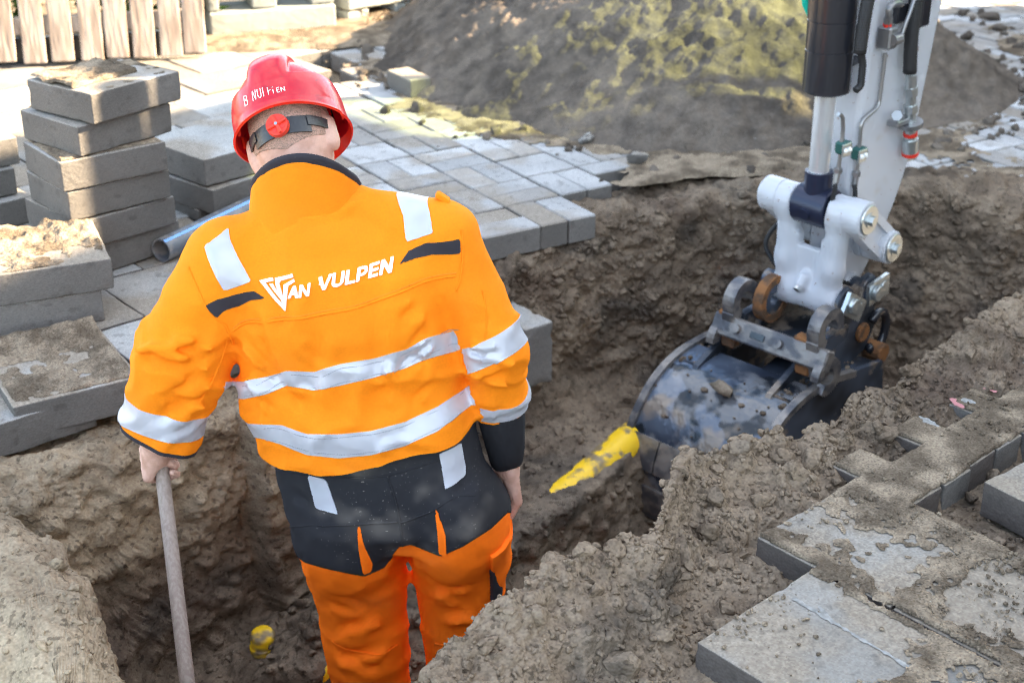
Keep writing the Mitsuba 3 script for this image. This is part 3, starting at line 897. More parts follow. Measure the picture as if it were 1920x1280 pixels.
# kerb stone sticking out of the trench wall
kd = unit(np.array([.62, -.785, 0])); kx = np.array([.785, .62, 0])
ke = W(1012, 610, z=-.19)
Mk = np.eye(4); Mk[:3, 0] = kx; Mk[:3, 1] = -kd; Mk[:3, 2] = (0, 0, 1); Mk[:3, 3] = ke - kd * -.0
O = np.eye(4); O[:3, 3] = (0, .26, -.098)
add('kerb_stone', rough_box(.105, .52, .196, .014, .009, .008, 9), slab_m, None, smooth=35, to_world=Mk @ O, label='old concrete kerb stone jutting out of the trench wall by the man\'s elbow', cat='kerb stone')

# grey water pipe on the path
pa = G(302, 470, .034); pb = G(474, 388, .034); d_ = unit(pb - pa)
pb = pa + d_ * .42
gp = thing('water_pipe', 'grey plastic pipe with a blue stripe lying on the path behind the man', 'pipe')
ring = 28; an = np.arange(ring) * 2 * np.pi / ring
ux = unit(np.cross(d_, [0, 0, 1])); uz = np.cross(ux, d_)
add('pipe_wall', cat(tube([pa, pb], .034, ring, False), moved(tube([pb, pa], .030, ring, False), np.eye(4)),
    trimesh.Trimesh(np.vstack([pa + .034 * (np.cos(an)[:, None] * ux + np.sin(an)[:, None] * uz), pa + .030 * (np.cos(an)[:, None] * ux + np.sin(an)[:, None] * uz)]),
                    np.vstack([np.stack([np.arange(ring), np.arange(ring) + ring, (np.arange(ring) + 1) % ring], 1), np.stack([(np.arange(ring) + 1) % ring, np.arange(ring) + ring, (np.arange(ring) + 1) % ring + ring], 1)]), process=False)), pvc_grey, gp, smooth=40)
sa = math.radians(62)
sv = ux * math.cos(sa) + uz * math.sin(sa); sw = np.cross(d_, sv)
st = [pa + d_ * t * .42 + (sv * math.cos(q) - sw * math.sin(q)) * .0346 for t in np.linspace(.002, 1, 30) for q in (-.14, 0, .14)]
i = np.arange(29)[:, None] * 3 + np.arange(2)[None]
i = i.ravel()
add('blue_stripe', (np.array(st), np.vstack([np.stack([i, i + 3, i + 4], 1), np.stack([i, i + 4, i + 1], 1)])), pvc_blue, gp, smooth=True)

# ------------------------------------------------------------------ heap of sand
hx, hy = np.meshgrid(np.arange(-1.05, 3.1, .0135), np.arange(4.3, 8.2, .0135), indexing='ij')
q = np.stack([hx, hy, 0 * hx], -1)
wob = .10 * fb(q * 1.6, 3, 31) + .04 * fb(q * 5, 2, 33)
rad = np.sqrt(((hx - HC[0]) / np.where(hx < HC[0], HR[0], 1.0))**2 + ((hy - HC[1]) / HR[1])**2) + wob
hh = .90 * np.clip(1 - rad, -1, 1)
hh = np.where(hh > .75, .75 + (hh - .75) * .6, hh)
# the lower tail to the right
tail = .42 * (1 - np.sqrt(((hx - 1.40) / .68)**2 + ((hy - 5.62) / .74)**2) - wob * 1.2)
hz = np.where(hh > tail, hh, tail)
hz = gaussian_filter(hz, 3)
msk = np.clip((hz + .03) * 12, 0, 1)
hz = hz + msk * (.030 * fb(q * 5, 3, 41) + .020 * fb(q * 14, 3, 42) + .014 * fb(q * 34, 2, 43))
pv = np.stack([hx, hy, hz], -1).reshape(-1, 3)
rs = np.random.default_rng(12)
ok = np.flatnonzero((hz.ravel() > -.01))
b = 0
for rad_, num, am in ((.04, 300, .5), (.024, 3200, .8), (.015, 12000, .9)):
    pk = rs.choice(ok, num); b = b + clod_bump(pv, None, pv[pk], rad_ * rs.uniform(.5, 1.4, num)) * am * (.3 + .7 * np.clip(nnoise(pv * 2.2, 51) * 2 - .5, 0, 1))
pv[:, 2] += b * msk.ravel()
hv, hf = grid_mesh(pv[:, 0].reshape(hx.shape), pv[:, 1].reshape(hx.shape), pv[:, 2].reshape(hx.shape))
hv, hf = clip(hv, hf, hv[:, 2] - .001); hv0, hf0 = hv, hf
add('sand_heap', (hv, hf), heapm, smooth=True, label='big heap of dark excavated sand on the paving beyond the trench', cat='sand heap')
# clods round the foot of the heap
ca_ = []
rs = np.random.default_rng(14)
for n in range(330):
    t = rs.uniform(0, 2 * np.pi)
    r_ = 1 + abs(rs.normal()) * .09 - .04
    c = HC + HR * r_ * np.array([math.cos(t), math.sin(t)])
    if c[1] > 6.6 and -.3 < c[0] < 1.8: continue
    ca_.append([c[0], c[1], 0])
for n in range(160):
    t = rs.uniform(-2.4, 1.4); r_ = 1.0 + abs(rs.normal()) * .16
    ca_.append([1.40 + .68 * r_ * math.cos(t), 5.62 + .74 * r_ * math.sin(t), 0])
ca_ = np.array(ca_)
add('heap_clods', scatter(ca_, .008 + .03 * rs.random(len(ca_))**3, 1, sink=.25, seed=4), heapm, smooth=40, kind='stuff', label='small clods of sand scattered round the foot of the big heap', cat='soil')
# single lumps one can point at
for (px, py, s, lab) in ((1857, 32, .040, 'round dark clod lying alone on the paving at the top right'), (1812, 68, .034, 'dark clod at the upper right end of the sand heap'),
                         (1098, 262, .034, 'flat grey stone at the foot of the sand heap, left of its neighbours'), (1178, 264, .036, 'upright grey stone at the foot of the sand heap'),
                         (1195, 300, .036, 'flat stone on the sandy paving in front of the heap'), (1412, 272, .040, 'rough stone beside the excavator arm at the heap foot')):
    c = G(px, py, s * .5)
    v, f = lump(int(px) % 14, 2)
    add('stone' if 'stone' in lab else 'clod', (v * s * np.array([1.15, 1, .8]) + c, f), slab_d if 'stone' in lab else heapm, smooth=40, label=lab, cat='stone' if 'stone' in lab else 'clod')
c = G(766, 180, .0)
add('loose_brick', rough_box(.20, .10, .075, .02, .006, .005, 4), slab_s, None, smooth=35, to_world=rotz(math.radians(-58), (c[0], c[1] + .06, .037)), label='single loose paving brick lying at the left foot of the sand heap', cat='brick')


# ------------------------------------------------------------------ loose sand lying on the paving
def sand_sheet(x0, x1, y0, y1, st, fn, base, name, m, **k):
    X, Y = np.meshgrid(np.arange(x0, x1, st), np.arange(y0, y1, st), indexing='ij')
    h = fn(X, Y)
    z = base + h if fn is not back_sand else base + h - drop
    v, f = grid_mesh(X, Y, z)
    v, f = clip(v, f, h.ravel() - .0006)
    return add(name, (v, f), m, smooth=True, **k)


hole_sdf_cache = {}
def hole_dist(X, Y):
    """Signed distance to the trench outline, positive outside."""
    bd = np.array(hole_poly.exterior.segmentize(.02).coords)
    d, _ = cKDTree(bd).query(np.stack([X, Y], -1).reshape(-1, 2))
    s = np.where(contains_xy(hole_poly, X.ravel(), Y.ravel()), -1, 1)
    return (d * s).reshape(X.shape)


drop = None
def back_sand(X, Y):
    global drop
    drop = np.zeros(X.shape)
    q = np.stack([X, Y, 0 * X], -1)
    d = hole_dist(X, Y)
    hp = np.sqrt(((X - HC[0]) / HR[0])**2 + ((Y - HC[1]) / HR[1])**2)
    far = np.sqrt(((X - 1.62) / .62)**2 + ((Y - 5.75) / .8)**2)
    near = np.exp(-np.maximum(d, 0) / .28) * np.clip((X - .10) / .35, 0, 1) * 1.15 * (1 - .75 * np.clip((X - 1.1) / .25, 0, 1))
    h = -.020 + .032 * near + .022 * np.exp(-((np.minimum(hp, far + .1) - 1) / .13)**2) + .016 * fb(q * 3.1, 3, 61) + .006 * fb(q * 17, 3, 62)
    h += .012 * np.clip((X - .30) / .5, 0, 1) * np.exp(-((Y - 4.35) / .28)**2)
    h += .003 * fb(q * 60, 2, 63)
    h = h + .006 * np.abs(fb(q * 33, 2, 64))
    h = h - .05 * np.clip((.13 + .05 * fb(q * 9, 2, 65) - d) / .08, 0, 1)
    return np.minimum(h, .035)


sand_sheet(-.72, 2.6, 3.7, 6.6, .012, back_sand, .001, 'sand_layer', sand, kind='stuff', label='thin layer of loose sand spread over the paving beyond the trench', cat='sand')


def front_sand(X, Y):
    q = np.stack([X, Y, 0 * X], -1)
    e1 = (X - T0[0]) * E1[0] + (Y - T0[1]) * E1[1]; e2 = (X - T0[0]) * E2[0] + (Y - T0[1]) * E2[1]
    joint = np.exp(-((e2 - .33) / .05)**2) + np.exp(-((e1 - .30) / .04)**2) * (e2 < .33) + np.exp(-((e1 - .17) / .035)**2) * (e2 > .33) * (e2 < .65) + np.exp(-((e2 - .64) / .06)**2)
    d = hole_dist(X, Y)
    n1_, n2_ = fb(q * 7.5, 3, 71), fb(q * 27, 3, 72)
    h = -.0045 + .0085 * joint + .012 * np.exp(-np.maximum(d - .25, 0) / .12) * (e2 > .6) + .009 * n1_ + .0060 * n2_ + .0070 * fb(q * 70, 3, 73)
    h += .006 * (e2 > .62) * (n1_ + .1) + .0012 - .004 * ((e2 < .30) & (e1 < .28))
    h = h + .0025 * np.abs(fb(q * 60, 2, 74))
    U = TU.buffer(.004).buffer(-.007)
    h = np.where((d < .06) | ~contains_xy(U, X.ravel(), Y.ravel()).reshape(X.shape), -.01, h)
    return np.clip(h, -.01, .0065)


from shapely.ops import unary_union
TU = unary_union(TILES)
def bed(X, Y):
    q = np.stack([X, Y, 0 * X], -1)
    U = TU.buffer(.014).buffer(-.020)
    bd = np.vstack([np.array(g.exterior.segmentize(.01).coords) for g in getattr(U, 'geoms', [U])])
    dd, _ = cKDTree(bd).query(q.reshape(-1, 3)[:, :2]); dd = np.where(contains_xy(U, X.ravel(), Y.ravel()), dd, -dd).reshape(X.shape)
    h = .022 + .058 * np.clip((dd + .004) / .012, 0, 1) + (.012 * fb(q * 6, 3, 75) + .014 * np.abs(fb(q * 22, 3, 76)) + .006 * fb(q * 70, 2, 77)) * np.where(dd > 0, .3, 1)
    return np.where(hole_dist(X, Y) < .16, -.01, h)


sand_sheet(.1, 2.1, 1.35, 3.6, .008, bed, -.088, 'sand_bed', soil, kind='structure')
rs = np.random.default_rng(23)
cx, cy = rs.uniform(.2, 1.7, 2600), rs.uniform(1.5, 3.1, 2600)
k_ = ~contains_xy(TU.buffer(.01), cx, cy) & ~contains_xy(hole_poly.buffer(.3), cx, cy)
add('strip_clods', scatter(np.stack([cx[k_], cy[k_], -.066 + .012 * rs.random(k_.sum())], -1), .004 + .018 * rs.random(k_.sum())**3, 1, sink=.2, seed=9), soil, smooth=40, kind='stuff', label='crumbs of soil in the open strips between the worn tiles', cat='soil')
sand_sheet(.28, 1.60, 1.45, 3.3, .0042, front_sand, .0016, 'sand_patch', sand, kind='stuff', label='patchy coarse sand and crumbs lying on the worn tiles at the right', cat='sand')
# crumbs on the tiles
rs = np.random.default_rng(17)
n = 26000
cx = rs.uniform(.25, 1.5, n); cy = rs.uniform(1.6, 3.2, n)
qq = np.stack([cx, cy, 0 * cx], -1)
keep = contains_xy(TU.buffer(-.006), cx, cy) & (nnoise(qq * 6, 81) * .6 + nnoise(qq * 23, 82) * .4 > .42 + .1 * rs.random(n)) & ~contains_xy(hole_poly.buffer(.15), cx, cy)
fh = front_sand(cx[:, None], cy[:, None])[:, 0]
keep &= rs.random(n) < np.exp(-(fh / .0055)**2) + .10
qq = qq[keep]; qq[:, 2] = .0012 + np.maximum(front_sand(qq[:, 0], qq[:, 1]), 0)
add('sand_crumbs', scatter(qq, .0013 + .0062 * rs.random(len(qq))**3, 0, sink=.15, seed=6), sand, smooth=False, kind='stuff', label='coarse sand grains and tiny crumbs strewn on the worn tiles', cat='sand')


# sand on the stacked slabs
def heap_on(M0, lx, ly, z, amp, seed, bias, name, lab, side=None):
    X, Y = np.meshgrid(np.arange(.006, lx - .006, .0055), np.arange(.006, ly - .006, .0055), indexing='ij')
    q = np.stack([X, Y, 0 * X + seed], -1)
    h = bias + amp * fb(q * 11, 3, seed) + amp * .7 * fb(q * 42, 3, seed + 1)
    if side is not None: h = h + side(X / lx, Y / ly)
    e = np.minimum(np.minimum(X, lx - X), np.minimum(Y, ly - Y))
    h = np.where(e < .012, h - (.012 - e) * 1.2, h)
    v, f = grid_mesh(X, Y, z + h)
    v, f = clip(v, f, h.ravel() - .0005)
    v = v @ M0[:3, :3].T + M0[:3, 3]
    add(name, (v, f), sand, smooth=True, kind='stuff', label=lab, cat='sand')


def corner_frame(key):
    """frame of the near top corner of a slab entry"""
    return np.array(scene[key]['to_world'].matrix, float)


def on_slab(key, lr, ll, th, *a, **k):
    M = corner_frame(key).copy(); O = np.eye(4); O[:3, 3] = (-lr / 2, -ll / 2, th / 2)
    heap_on(M @ O, lr, ll, .0006, *a, **k)


on_slab('concrete_slab', .30, .262, .081, .010, 3, .004, 'slab_sand', 'sand lying on the topmost slab of the six-slab stack', side=lambda u, v: .016 * (v > .3) * (u < .75) - .006)
on_slab('concrete_slab_002', .30, .25, .081, .007, 4, .003, 'slab_sand', 'sand showing between the upper slabs of the six-slab stack')
on_slab('concrete_slab_012', .36, .30, .083, .018, 5, -.002, 'slab_sand', 'rough lumpy sand on the upper slab at the left photo edge', side=lambda u, v: .030 * np.clip((v - .25) * 2, 0, 1) * np.clip(1.5 - u * 1.2, 0, 1))
on_slab('concrete_slab_014', .292, .34, .085, .008, 6, .000, 'slab_sand', 'dusty sand on the slab jutting over the trench at the left', side=lambda u, v: .035 * np.clip((v - .66) * 3, 0, 1) + .004 * (1 - np.abs(u - .5)) * (v < .7))
# ------------------------------------------------------------------ fence, barriers, hedge, the house that throws the shade
def verge(X, Y):
    q = np.stack([X, Y, 0 * X], -1)
    line = 6.02 + .20 * (X + 1.4)
    return np.clip((Y - line) * .30, -.01, .03) + .012 * fb(q * 4, 3, 91) + .007 * fb(q * 19, 3, 92)


sand_sheet(-4.2, .6, 5.5, 9.0, .03, verge, .001, 'verge', sand, kind='structure')
fa, fb_ = G(0, 120, .02), G(392, 99, .02)
fd = unit((fb_ - fa) * [1, 1, 0]); fn = np.array([fd[1], -fd[0], 0])
fe = thing('picket_fence', 'weathered brown picket fence in front of the hedge at the top left', 'fence')
rs = np.random.default_rng(2)
wp = [-148, -94, -38, 20, 75, 126, 183, 229, 279, 330, 373]
for k, px in enumerate(wp):
    base = fa + fd * ((G(px, 120 - 21 * px / 392, .02) - fa) @ fd)
    m = rough_box(.094, .020, 1.0, .05, .007, .003, 70 + k)
    lean = rs.normal() * .008 - .03
    M = frame(x=fd + np.array([0, 0, lean]), z=np.array([0, .02, 1]) + fd * lean * -1, o=base + [0, 0, .50 + rs.normal() * .008])
    add('slat', m, fence_wood, fe, smooth=35, to_world=M)
for z, h in ((.17, .07), (.80, .07)):
    c = (fa + fb_) / 2 - fd * .30 - fn * .03; c[2] = z
    add('rail', rough_box(1.44, .04, h, .1, .005, .003, 3), fence_wood, fe, smooth=35, to_world=frame(x=fd, z=[0, 0, 1], o=c))
c = (fa + fb_) / 2 - fd * .30 - fn * .075; c[2] = .05
add('gravel_board', rough_box(1.44, .03, .12, .1, .005, .003, 3), black_plastic, fe, smooth=35, to_world=frame(x=fd, z=[0, 0, 1], o=c))

def barrier(a, b, hts, blocks, lab, first):
    """a, b: bottom front corners in pixels; hts: (base beam, gap, top beam)."""
    p, q = G(*a), G(*b)
    d = unit((q - p) * [1, 1, 0]); nn = np.array([-d[1], d[0], 0]); L = np.linalg.norm(q - p)
    t = thing('barrier', lab, 'barrier')
    z = 0
    for k, h in enumerate(hts):
        if h and k != 1:
            o = p + d * L / 2 + nn * .13; o[2] = z + h / 2
            add('beam', rough_box(L, .26, h, .04, .012, .006, 3 + k), barrier_m, t, smooth=35, to_world=frame(x=d, z=[0, 0, 1], o=o))
        elif h:
            for (u0, u1) in blocks:
                o = p + d * L * (u0 + u1) / 2 + nn * .13; o[2] = z + h / 2
                add('block', rough_box(L * (u1 - u0), .24, h - .004, .03, .01, .005, int(u0 * 90)), barrier_m, t, smooth=35, to_world=frame(x=d, z=[0, 0, 1], o=o))
        z += h
barrier((396, 79), (632, 60), (.128, .13, .12), [(0, .09), (.34, .54), (.81, 1)], 'pale grey concrete barrier with slots, on the sandy verge beside the picket fence', 1)
barrier((655, 50), (868, 12), (0, .07, .30), [(0, .18), (.40, .58), (.82, 1)], 'second pale concrete barrier, standing further right by the heap', 2)

he = thing('hedge', 'dark green conifer hedge behind the picket fence', 'hedge')
rs = np.random.default_rng(9)
n = 6500
hp = fa + fd * rs.uniform(-1.5, .95, n)[:, None] - fn * (.30 + .55 * rs.random(n)[:, None]**1.5)
hp[:, 2] = rs.uniform(.12, 1.5, n)
keep = nnoise(hp * 5, 5) > .38
hp = hp[keep]
def leaves(pts, size, seed, ratio=.35):
    r = np.random.default_rng(seed); n = len(pts)
    a = unit_rows(r.normal(size=(n, 3)) + [0, 0, .5]); b = unit_rows(np.cross(a, r.normal(size=(n, 3))))
    s = size * r.uniform(.5, 1.3, (n, 1))
    v = np.stack([pts - a * s, pts + b * s * ratio, pts + a * s, pts - b * s * ratio], 1).reshape(-1, 3)
    i = np.arange(n)[:, None] * 4
    return v, np.vstack([i + [0, 1, 2], i + [0, 2, 3]])
add('foliage', leaves(hp, .05, 3), hedge_m, he)
add('stem', cat(*[tube([fa + fd * t - fn * .55, fa + fd * (t + .05) - fn * .5 + [0, 0, 1.4]], [.02, .008], 6) for t in np.arange(-1.4, .95, .33)]), twig_m, he)
# dead twigs at the foot of the second barrier
tw = []
for k in range(60):
    p = G(rs.uniform(690, 850), rs.uniform(10, 60)); e = p + rs.normal(size=3) * [.07, .05, .03] + [0, 0, .03]
    tw.append(tube([p + [0, 0, .03], (p + e) / 2 + [0, 0, .04], e], .003, 4))
add('dry_twigs', cat(*tw), twig_m, kind='stuff', label='dry brown twigs and leaves lying at the foot of the second barrier', cat='twigs')
# weed at the trench edge
c = np.array([.80, 2.74, .05])
c = W(1590, 832, y=2.72)
wd = thing('weed', 'tiny green weed growing at the trench edge beside the bucket', 'weed')
rs = np.random.default_rng(6)
add('leaf', leaves(c + rs.normal(size=(12, 3)) * .012, .018, 4, .6), leaf_m, wd)

# the brick house on the sunny side, out of the picture: its gable shades the trench
HX = 5.0
ho = thing('house', 'plastered house with a gabled tile roof beside the works, outside the photo', 'house')
gable = Polygon([(-3.9, -.1), (5.07, -.1), (5.07, 2.86), (.76, 4.80), (-3.9, 2.78)])
wins = [Polygon([(a, .95), (a + 1.1, .95), (a + 1.1, 2.3), (a, 2.3)]) for a in (-2.2, .2, 3.4)]
for w_ in wins: gable = gable.difference(w_)
Mg = frame(x=[0, 1, 0], y=[0, 0, 1], o=(HX + 3.5, 0, 0))
add('wall', extr(gable, .28, frame(x=[0, 1, 0], y=[0, 0, 1], o=(HX + .14, 0, 0))), brickwork, ho)
for y in (-3.76, 4.925): add('wall', moved(trimesh.creation.box((6.7, .28, 2.78)), rotz(0, (HX + 3.64, y, 1.29))), brickwork, ho)
rf = [Polygon([(5.27, 2.82), (5.27, 2.98), (.76, 5.01), (.76, 4.85)]), Polygon([(-4.16, 2.72), (.76, 4.69), (.76, 4.85), (-4.16, 2.88)])]
for p_ in rf: add('roof', extr(p_, 7.4, Mg), roof_tile, ho)
for w_ in wins:
    k = add('window', extr(w_.buffer(-.002).difference(w_.buffer(-.07)), .1, frame(x=[0, 1, 0], y=[0, 0, 1], o=(HX + .12, 0, 0))), frame_white, ho)
    add('pane', extr(w_.buffer(-.06), .012, frame(x=[0, 1, 0], y=[0, 0, 1], o=(HX + .13, 0, 0))), pane_dark, k)

# a pallet of new paving bricks on the far side of the works, also out of the picture
bp = thing('brick_pallet', 'new paving bricks stacked on a wooden pallet beyond the excavator, outside the photo', 'pallet')
add('pallet', cat(*[moved(trimesh.creation.box((1.2, .1, .02)), rotz(0, (3.75, 6.1 + .2 * k, .13))) for k in range(6)], *[moved(trimesh.creation.box((.1, 1.1, .1)), rotz(0, (3.2 + .55 * k, 6.6, .06))) for k in range(3)]), fence_wood, bp)
for k in range(9): add('brick_layer', rough_box(1.16 + .01 * (k % 2), 1.06 - .01 * (k % 2), .098, .2, .004, .002, k), brick_b if k % 3 else brick_a, bp, smooth=35, to_world=rotz(.01 * (k % 3), (3.75, 6.6, .19 + .1 * k)))
# ------------------------------------------------------------------ excavator
ex = thing('excavator', 'white excavator arm with black bucket digging in the trench', 'excavator')
R0 = np.array([.876, 3.78, .104])                      # middle of the rod pin
EA_ = np.array([-.7071, -.7071, 0]); EP = np.array([.7071, -.7071, 0]); EZ = np.array([0, 0, 1.0])
XF = frame(x=EA_, y=EZ, z=EP * -1 if np.dot(np.cross(EA_, EZ), EP) < 0 else EP, o=R0)
SGN = 1 if np.dot(np.cross(EA_, EZ), EP) > 0 else -1
def X3(a, z, p=0.): return R0 + EA_ * a + EZ * z + EP * p
def plate(poly, p0, p1):
    """A plate with an outline in the (away from the cab, up) plane, from p0 to p1 along the pins."""
    return extr(poly, abs(p1 - p0), XF @ np.array([[1, 0, 0, 0], [0, 1, 0, 0], [0, 0, 1, SGN * (p0 + p1) / 2], [0, 0, 0, 1.0]]))
def disc(c, r): return Point(c).buffer(r, 20)
def hullp(*gs):
    g = gs[0]
    for x in gs[1:]: g = g.union(x)
    return g.convex_hull
def pin(a, z, p0, p1, r, n=28, ch=.003): return cyl(X3(a, z, p0), X3(a, z, p1), r, n, ch=ch)
def soft(m, r=.006):
    return m


# dipper arm: box section, wider in the middle, leaning towards the cab
def arm_sec(t):
    """centre (a, z), half depth along a, half width along p at t (0 tip .. 1 top)."""
    a = -.135 - .055 * min(1, t / .12) - .20 * t; z = -.28 + 1.95 * t
    hd = np.interp(t, [0, .07, .18, .5, 1], [.052, .110, .168, .195, .21]); hw = np.interp(t, [0, .1, .3, 1], [.062, .064, .070, .078])
    return a, z, hd, hw
ts = np.concatenate([[0, .01], np.linspace(.03, 1, 26)])
rings = []
for t in ts:
    a, z, hd, hw = arm_sec(t); c = .020
    if t == 0: hd, hw = hd * .8, hw * .9
    pts = []
    for (sa, sp) in ((1, 1), (-1, 1), (-1, -1), (1, -1)):
        arc = [(1 - c / hd * (1 - math.cos(q)) , 1 - c / hw * (1 - math.sin(q))) for q in (0, math.pi / 6, math.pi / 3, math.pi / 2)]
        if sa * sp < 0: arc = arc[::-1]
        pts += [(sa * u * hd, sp * w * hw) for u, w in arc]
    rings.append([X3(a + u, z, w) for u, w in pts])
m = len(rings[0]); v = np.array(rings).reshape(-1, 3)
i, j = np.meshgrid(np.arange(len(ts) - 1), np.arange(m), indexing='ij')
a_ = (i * m + j).ravel(); b_ = (i * m + (j + 1) % m).ravel()
f = np.vstack([np.stack([a_, b_, b_ + m], 1), np.stack([a_, b_ + m, a_ + m], 1)])
c0 = len(v); v = np.vstack([v, [np.mean(rings[0], 0)], [np.mean(rings[-1], 0)]])
k = np.arange(m)
f = np.vstack([f, np.stack([k * 0 + c0, (k + 1) % m, k], 1), np.stack([k * 0 + c0 + 1, k + (len(ts) - 1) * m, (k + 1) % m + (len(ts) - 1) * m], 1)])
armk = add('arm', (v, f), white_paint, ex, smooth=40)
add('pin_boss', cat(pin(-.165, -.13, -.085, .085, .05), pin(-.12, -.28, -.075, .075, .055)), white_paint, armk, smooth=40)
# weld-on bracket for the quick coupling on the right side of the arm
# side links of the bucket linkage
for s in (1, -1):
    lk = hullp(disc((0, 0), .050), disc((-.165, -.13), .048))
    inner = hullp(disc((-.045, -.036), .024), disc((-.125, -.098), .024))
    k_ = add('side_link', cat(plate(lk.difference(inner), s * .118, s * .158), plate(inner.buffer(.002), s * .118, s * .146), pin(0, 0, s * .112, s * .172, .052), pin(-.165, -.13, s * .086, s * .168, .05)), white_paint, ex, smooth=40)
    for (a, z) in ((0, 0), (-.165, -.13)):
        e = .172 if a == 0 else .168
        add('end_washer', pin(a, z, s * e, s * (e + .007), .044), zinc, k_, smooth=40)
        add('bolt_head', cat(cyl(X3(a, z, s * (e + .006)), X3(a, z, s * (e + .022)), .015, 6), cyl(X3(a, z, s * (e + .006)), X3(a, z, s * (e + .010)), .022, 20)), zinc, k_, smooth=30)
# bucket link: cast fork from the rod pin to the coupler
def fork(p):
    """SDF of the casting in (a, z, p) coordinates."""
    d = 9.
    for s in (1, -1):
        d1 = cap(p, (0, 0, s * .066), (0, 0, s * .112), .050)
        d1 = np.maximum(d1, np.abs(np.abs(p[:, 2]) - .088) - .028)
        leg = cap(p, (.002, -.03, s * .085), (.006, -.175, s * .080), .036, .030)
        leg2 = cap(p, (.006, -.175, s * .080), (.0, -.275, s * .062), .031, .036)
        d = smin(d, smin(smin(d1, leg, .03), leg2, .03), .012)
    web = np.maximum(np.abs(p[:, 0] - .0) - .014, np.maximum(np.abs(p[:, 2]) - .085, np.abs(p[:, 1] + .19) - .095))
    hole = np.maximum(np.abs(p[:, 2]) - .040, np.abs(p[:, 1] + .108) - .020)
    d = smin(d, np.maximum(web, -hole), .03)
    d = smin(d, cap(p, (0, -.275, -.09), (0, -.275, .09), .040), .03)
    d = smin(d, cap(p, (.03, -.215, 0), (.046, -.235, 0), .016), .02)
    return np.maximum(d, cap(p, (0, 0, -.3), (0, 0, .3), 0) * -1 + .029)
v, f = nets(fork, (-.08, -.34, -.17), (.09, .07, .17), .0062)
v = R0 + v[:, :1] * EA_ + v[:, 1:2] * EZ + v[:, 2:] * EP
t_ = trimesh.Trimesh(v, f, process=False); t_.vertices = taubin(t_.vertices, t_.faces, 6)
if t_.volume < 0: t_.invert()
fk = add('bucket_link', t_, white_paint, ex, smooth=True)
add('grease_bolt', cyl(X3(.05, -.238, 0), X3(.062, -.246, 0), .011, 6), zinc, fk)
# cylinder
ca0, ca1 = X3(0, 0), X3(.030, 1.30)                    # axis of the cylinder
cd = unit(ca1 - ca0)
add('rod_eye', cat(pin(0, 0, -.055, .055, .058), cyl(ca0, ca0 + cd * .105, .040, 24), cyl(X3(.055, -.01, 0), X3(.064, -.012, 0), .016, 12)), navy_paint, ex, smooth=40)
add('piston_rod', cyl(ca0 + cd * .09, ca0 + cd * .36, .0300, 36), chrome, ex, smooth=40)
L0, L1 = ca0 + cd * .335, ca0 + cd * 1.5
bk = add('cylinder_barrel', tube([L0, L0 + cd * .002, L0 + cd * .006, L0 + cd * .118, L0 + cd * .119, L0 + cd * .121, L0 + cd * .122, L0 + cd * .20, L0 + cd * .201, L0 + cd * .203, L0 + cd * .204, L1],
    [.058, .062, .066, .066, .0645, .0645, .066, .066, .0645, .0645, .0665, .0665], 40), gloss_black, ex, smooth=30)
add('wiper_seal', cyl(L0 - cd * .004, L0 + cd * .001, .036, 28), red_ring, bk, smooth=30)
q = unit(np.cross(cd, EA_))
add('barrel_port', cat(cyl(L0 + cd * .075 - EA_ * .06 + EP * .03, L0 + cd * .082 - EA_ * .115 + EP * .03, .013, 14), cyl(L0 + cd * .12 - EA_ * .105 + EP * .03, L0 + cd * .175 - EA_ * .105 + EP * .03, .019, 14), cyl(L0 + cd * .075 - EA_ * .105 + EP * .03, L0 + cd * .13 - EA_ * .105 + EP * .03, .012, 10)), gloss_black, bk, smooth=30)
# hoses and pipes on the arm's right-hand face
def hw(t): return arm_sec(t)[3]
def AP(px, py, lift=.012):
    """Point on the arm's right-hand face seen at that pixel, lifted off the face."""
    o = np.array([0, 0, CH]); d = W(px, py, y=3.) - o
    t = .2
    for _ in range(6):
        w = hw(t); s = ((R0 + EP * (w + lift) - o) @ EP) / (d @ EP); p = o + d * s
        t = min(1, max(0, (p[2] - R0[2] + .28) / 1.95))
    return p
def curve(pts, n=8):
    p = np.array(pts, float); t = np.concatenate([[0], np.cumsum(np.linalg.norm(np.diff(p, axis=0), axis=1))])
    return PchipInterpolator(t, p)(np.linspace(0, t[-1], n * len(p)))
def rigid(pts, r=.012):
    """Bent pipe: straight runs with rounded corners."""
    p = [np.asarray(x, float) for x in pts]; out = [p[0]]
    for a, b, c in zip(p, p[1:], p[2:]):
        k = min(.02, .4 * np.linalg.norm(a - b), .4 * np.linalg.norm(c - b))
        s, e = b + unit(a - b) * k, b + unit(c - b) * k
        out += [(1 - u)**2 * s + 2 * u * (1 - u) * b + u * u * e for u in np.linspace(0, 1, 6)]
    return np.array(out + [p[-1]])
add('hydraulic_pipe', tube(rigid([AP(1660, 100), AP(1648, 200), AP(1615, 228), AP(1611, 280), AP(1606, 330)]), .0058, 10), pipe_steel, ex, smooth=40)
add('hydraulic_pipe', tube(rigid([AP(1572, 214), AP(1580, 218), AP(1581, 245), AP(1577, 275), AP(1572, 320)]), .0058, 10), pipe_steel, ex, smooth=40)
for (px, py) in ((1577, 278), (1607, 289)):
    c = AP(px, py, .014)
    k_ = add('pipe_clip', moved(cbox(.040, .036, .036, .006), frame(x=EA_, y=EZ, o=c - EA_ * .012)), clip_green, ex)
    add('clip_plate', moved(cbox(.040, .036, .006, .002), frame(x=EA_, y=EZ, o=c + EP * .020 + EA_ * .004)), zinc, k_)
    add('clip_bolt', cat(*[trimesh.creation.icosphere(subdivisions=2, radius=.0075).apply_translation(c + EP * .024 + EA_ * (.004 + s * .010)) for s in (-1, 1)]), frame_white, k_, smooth=True)
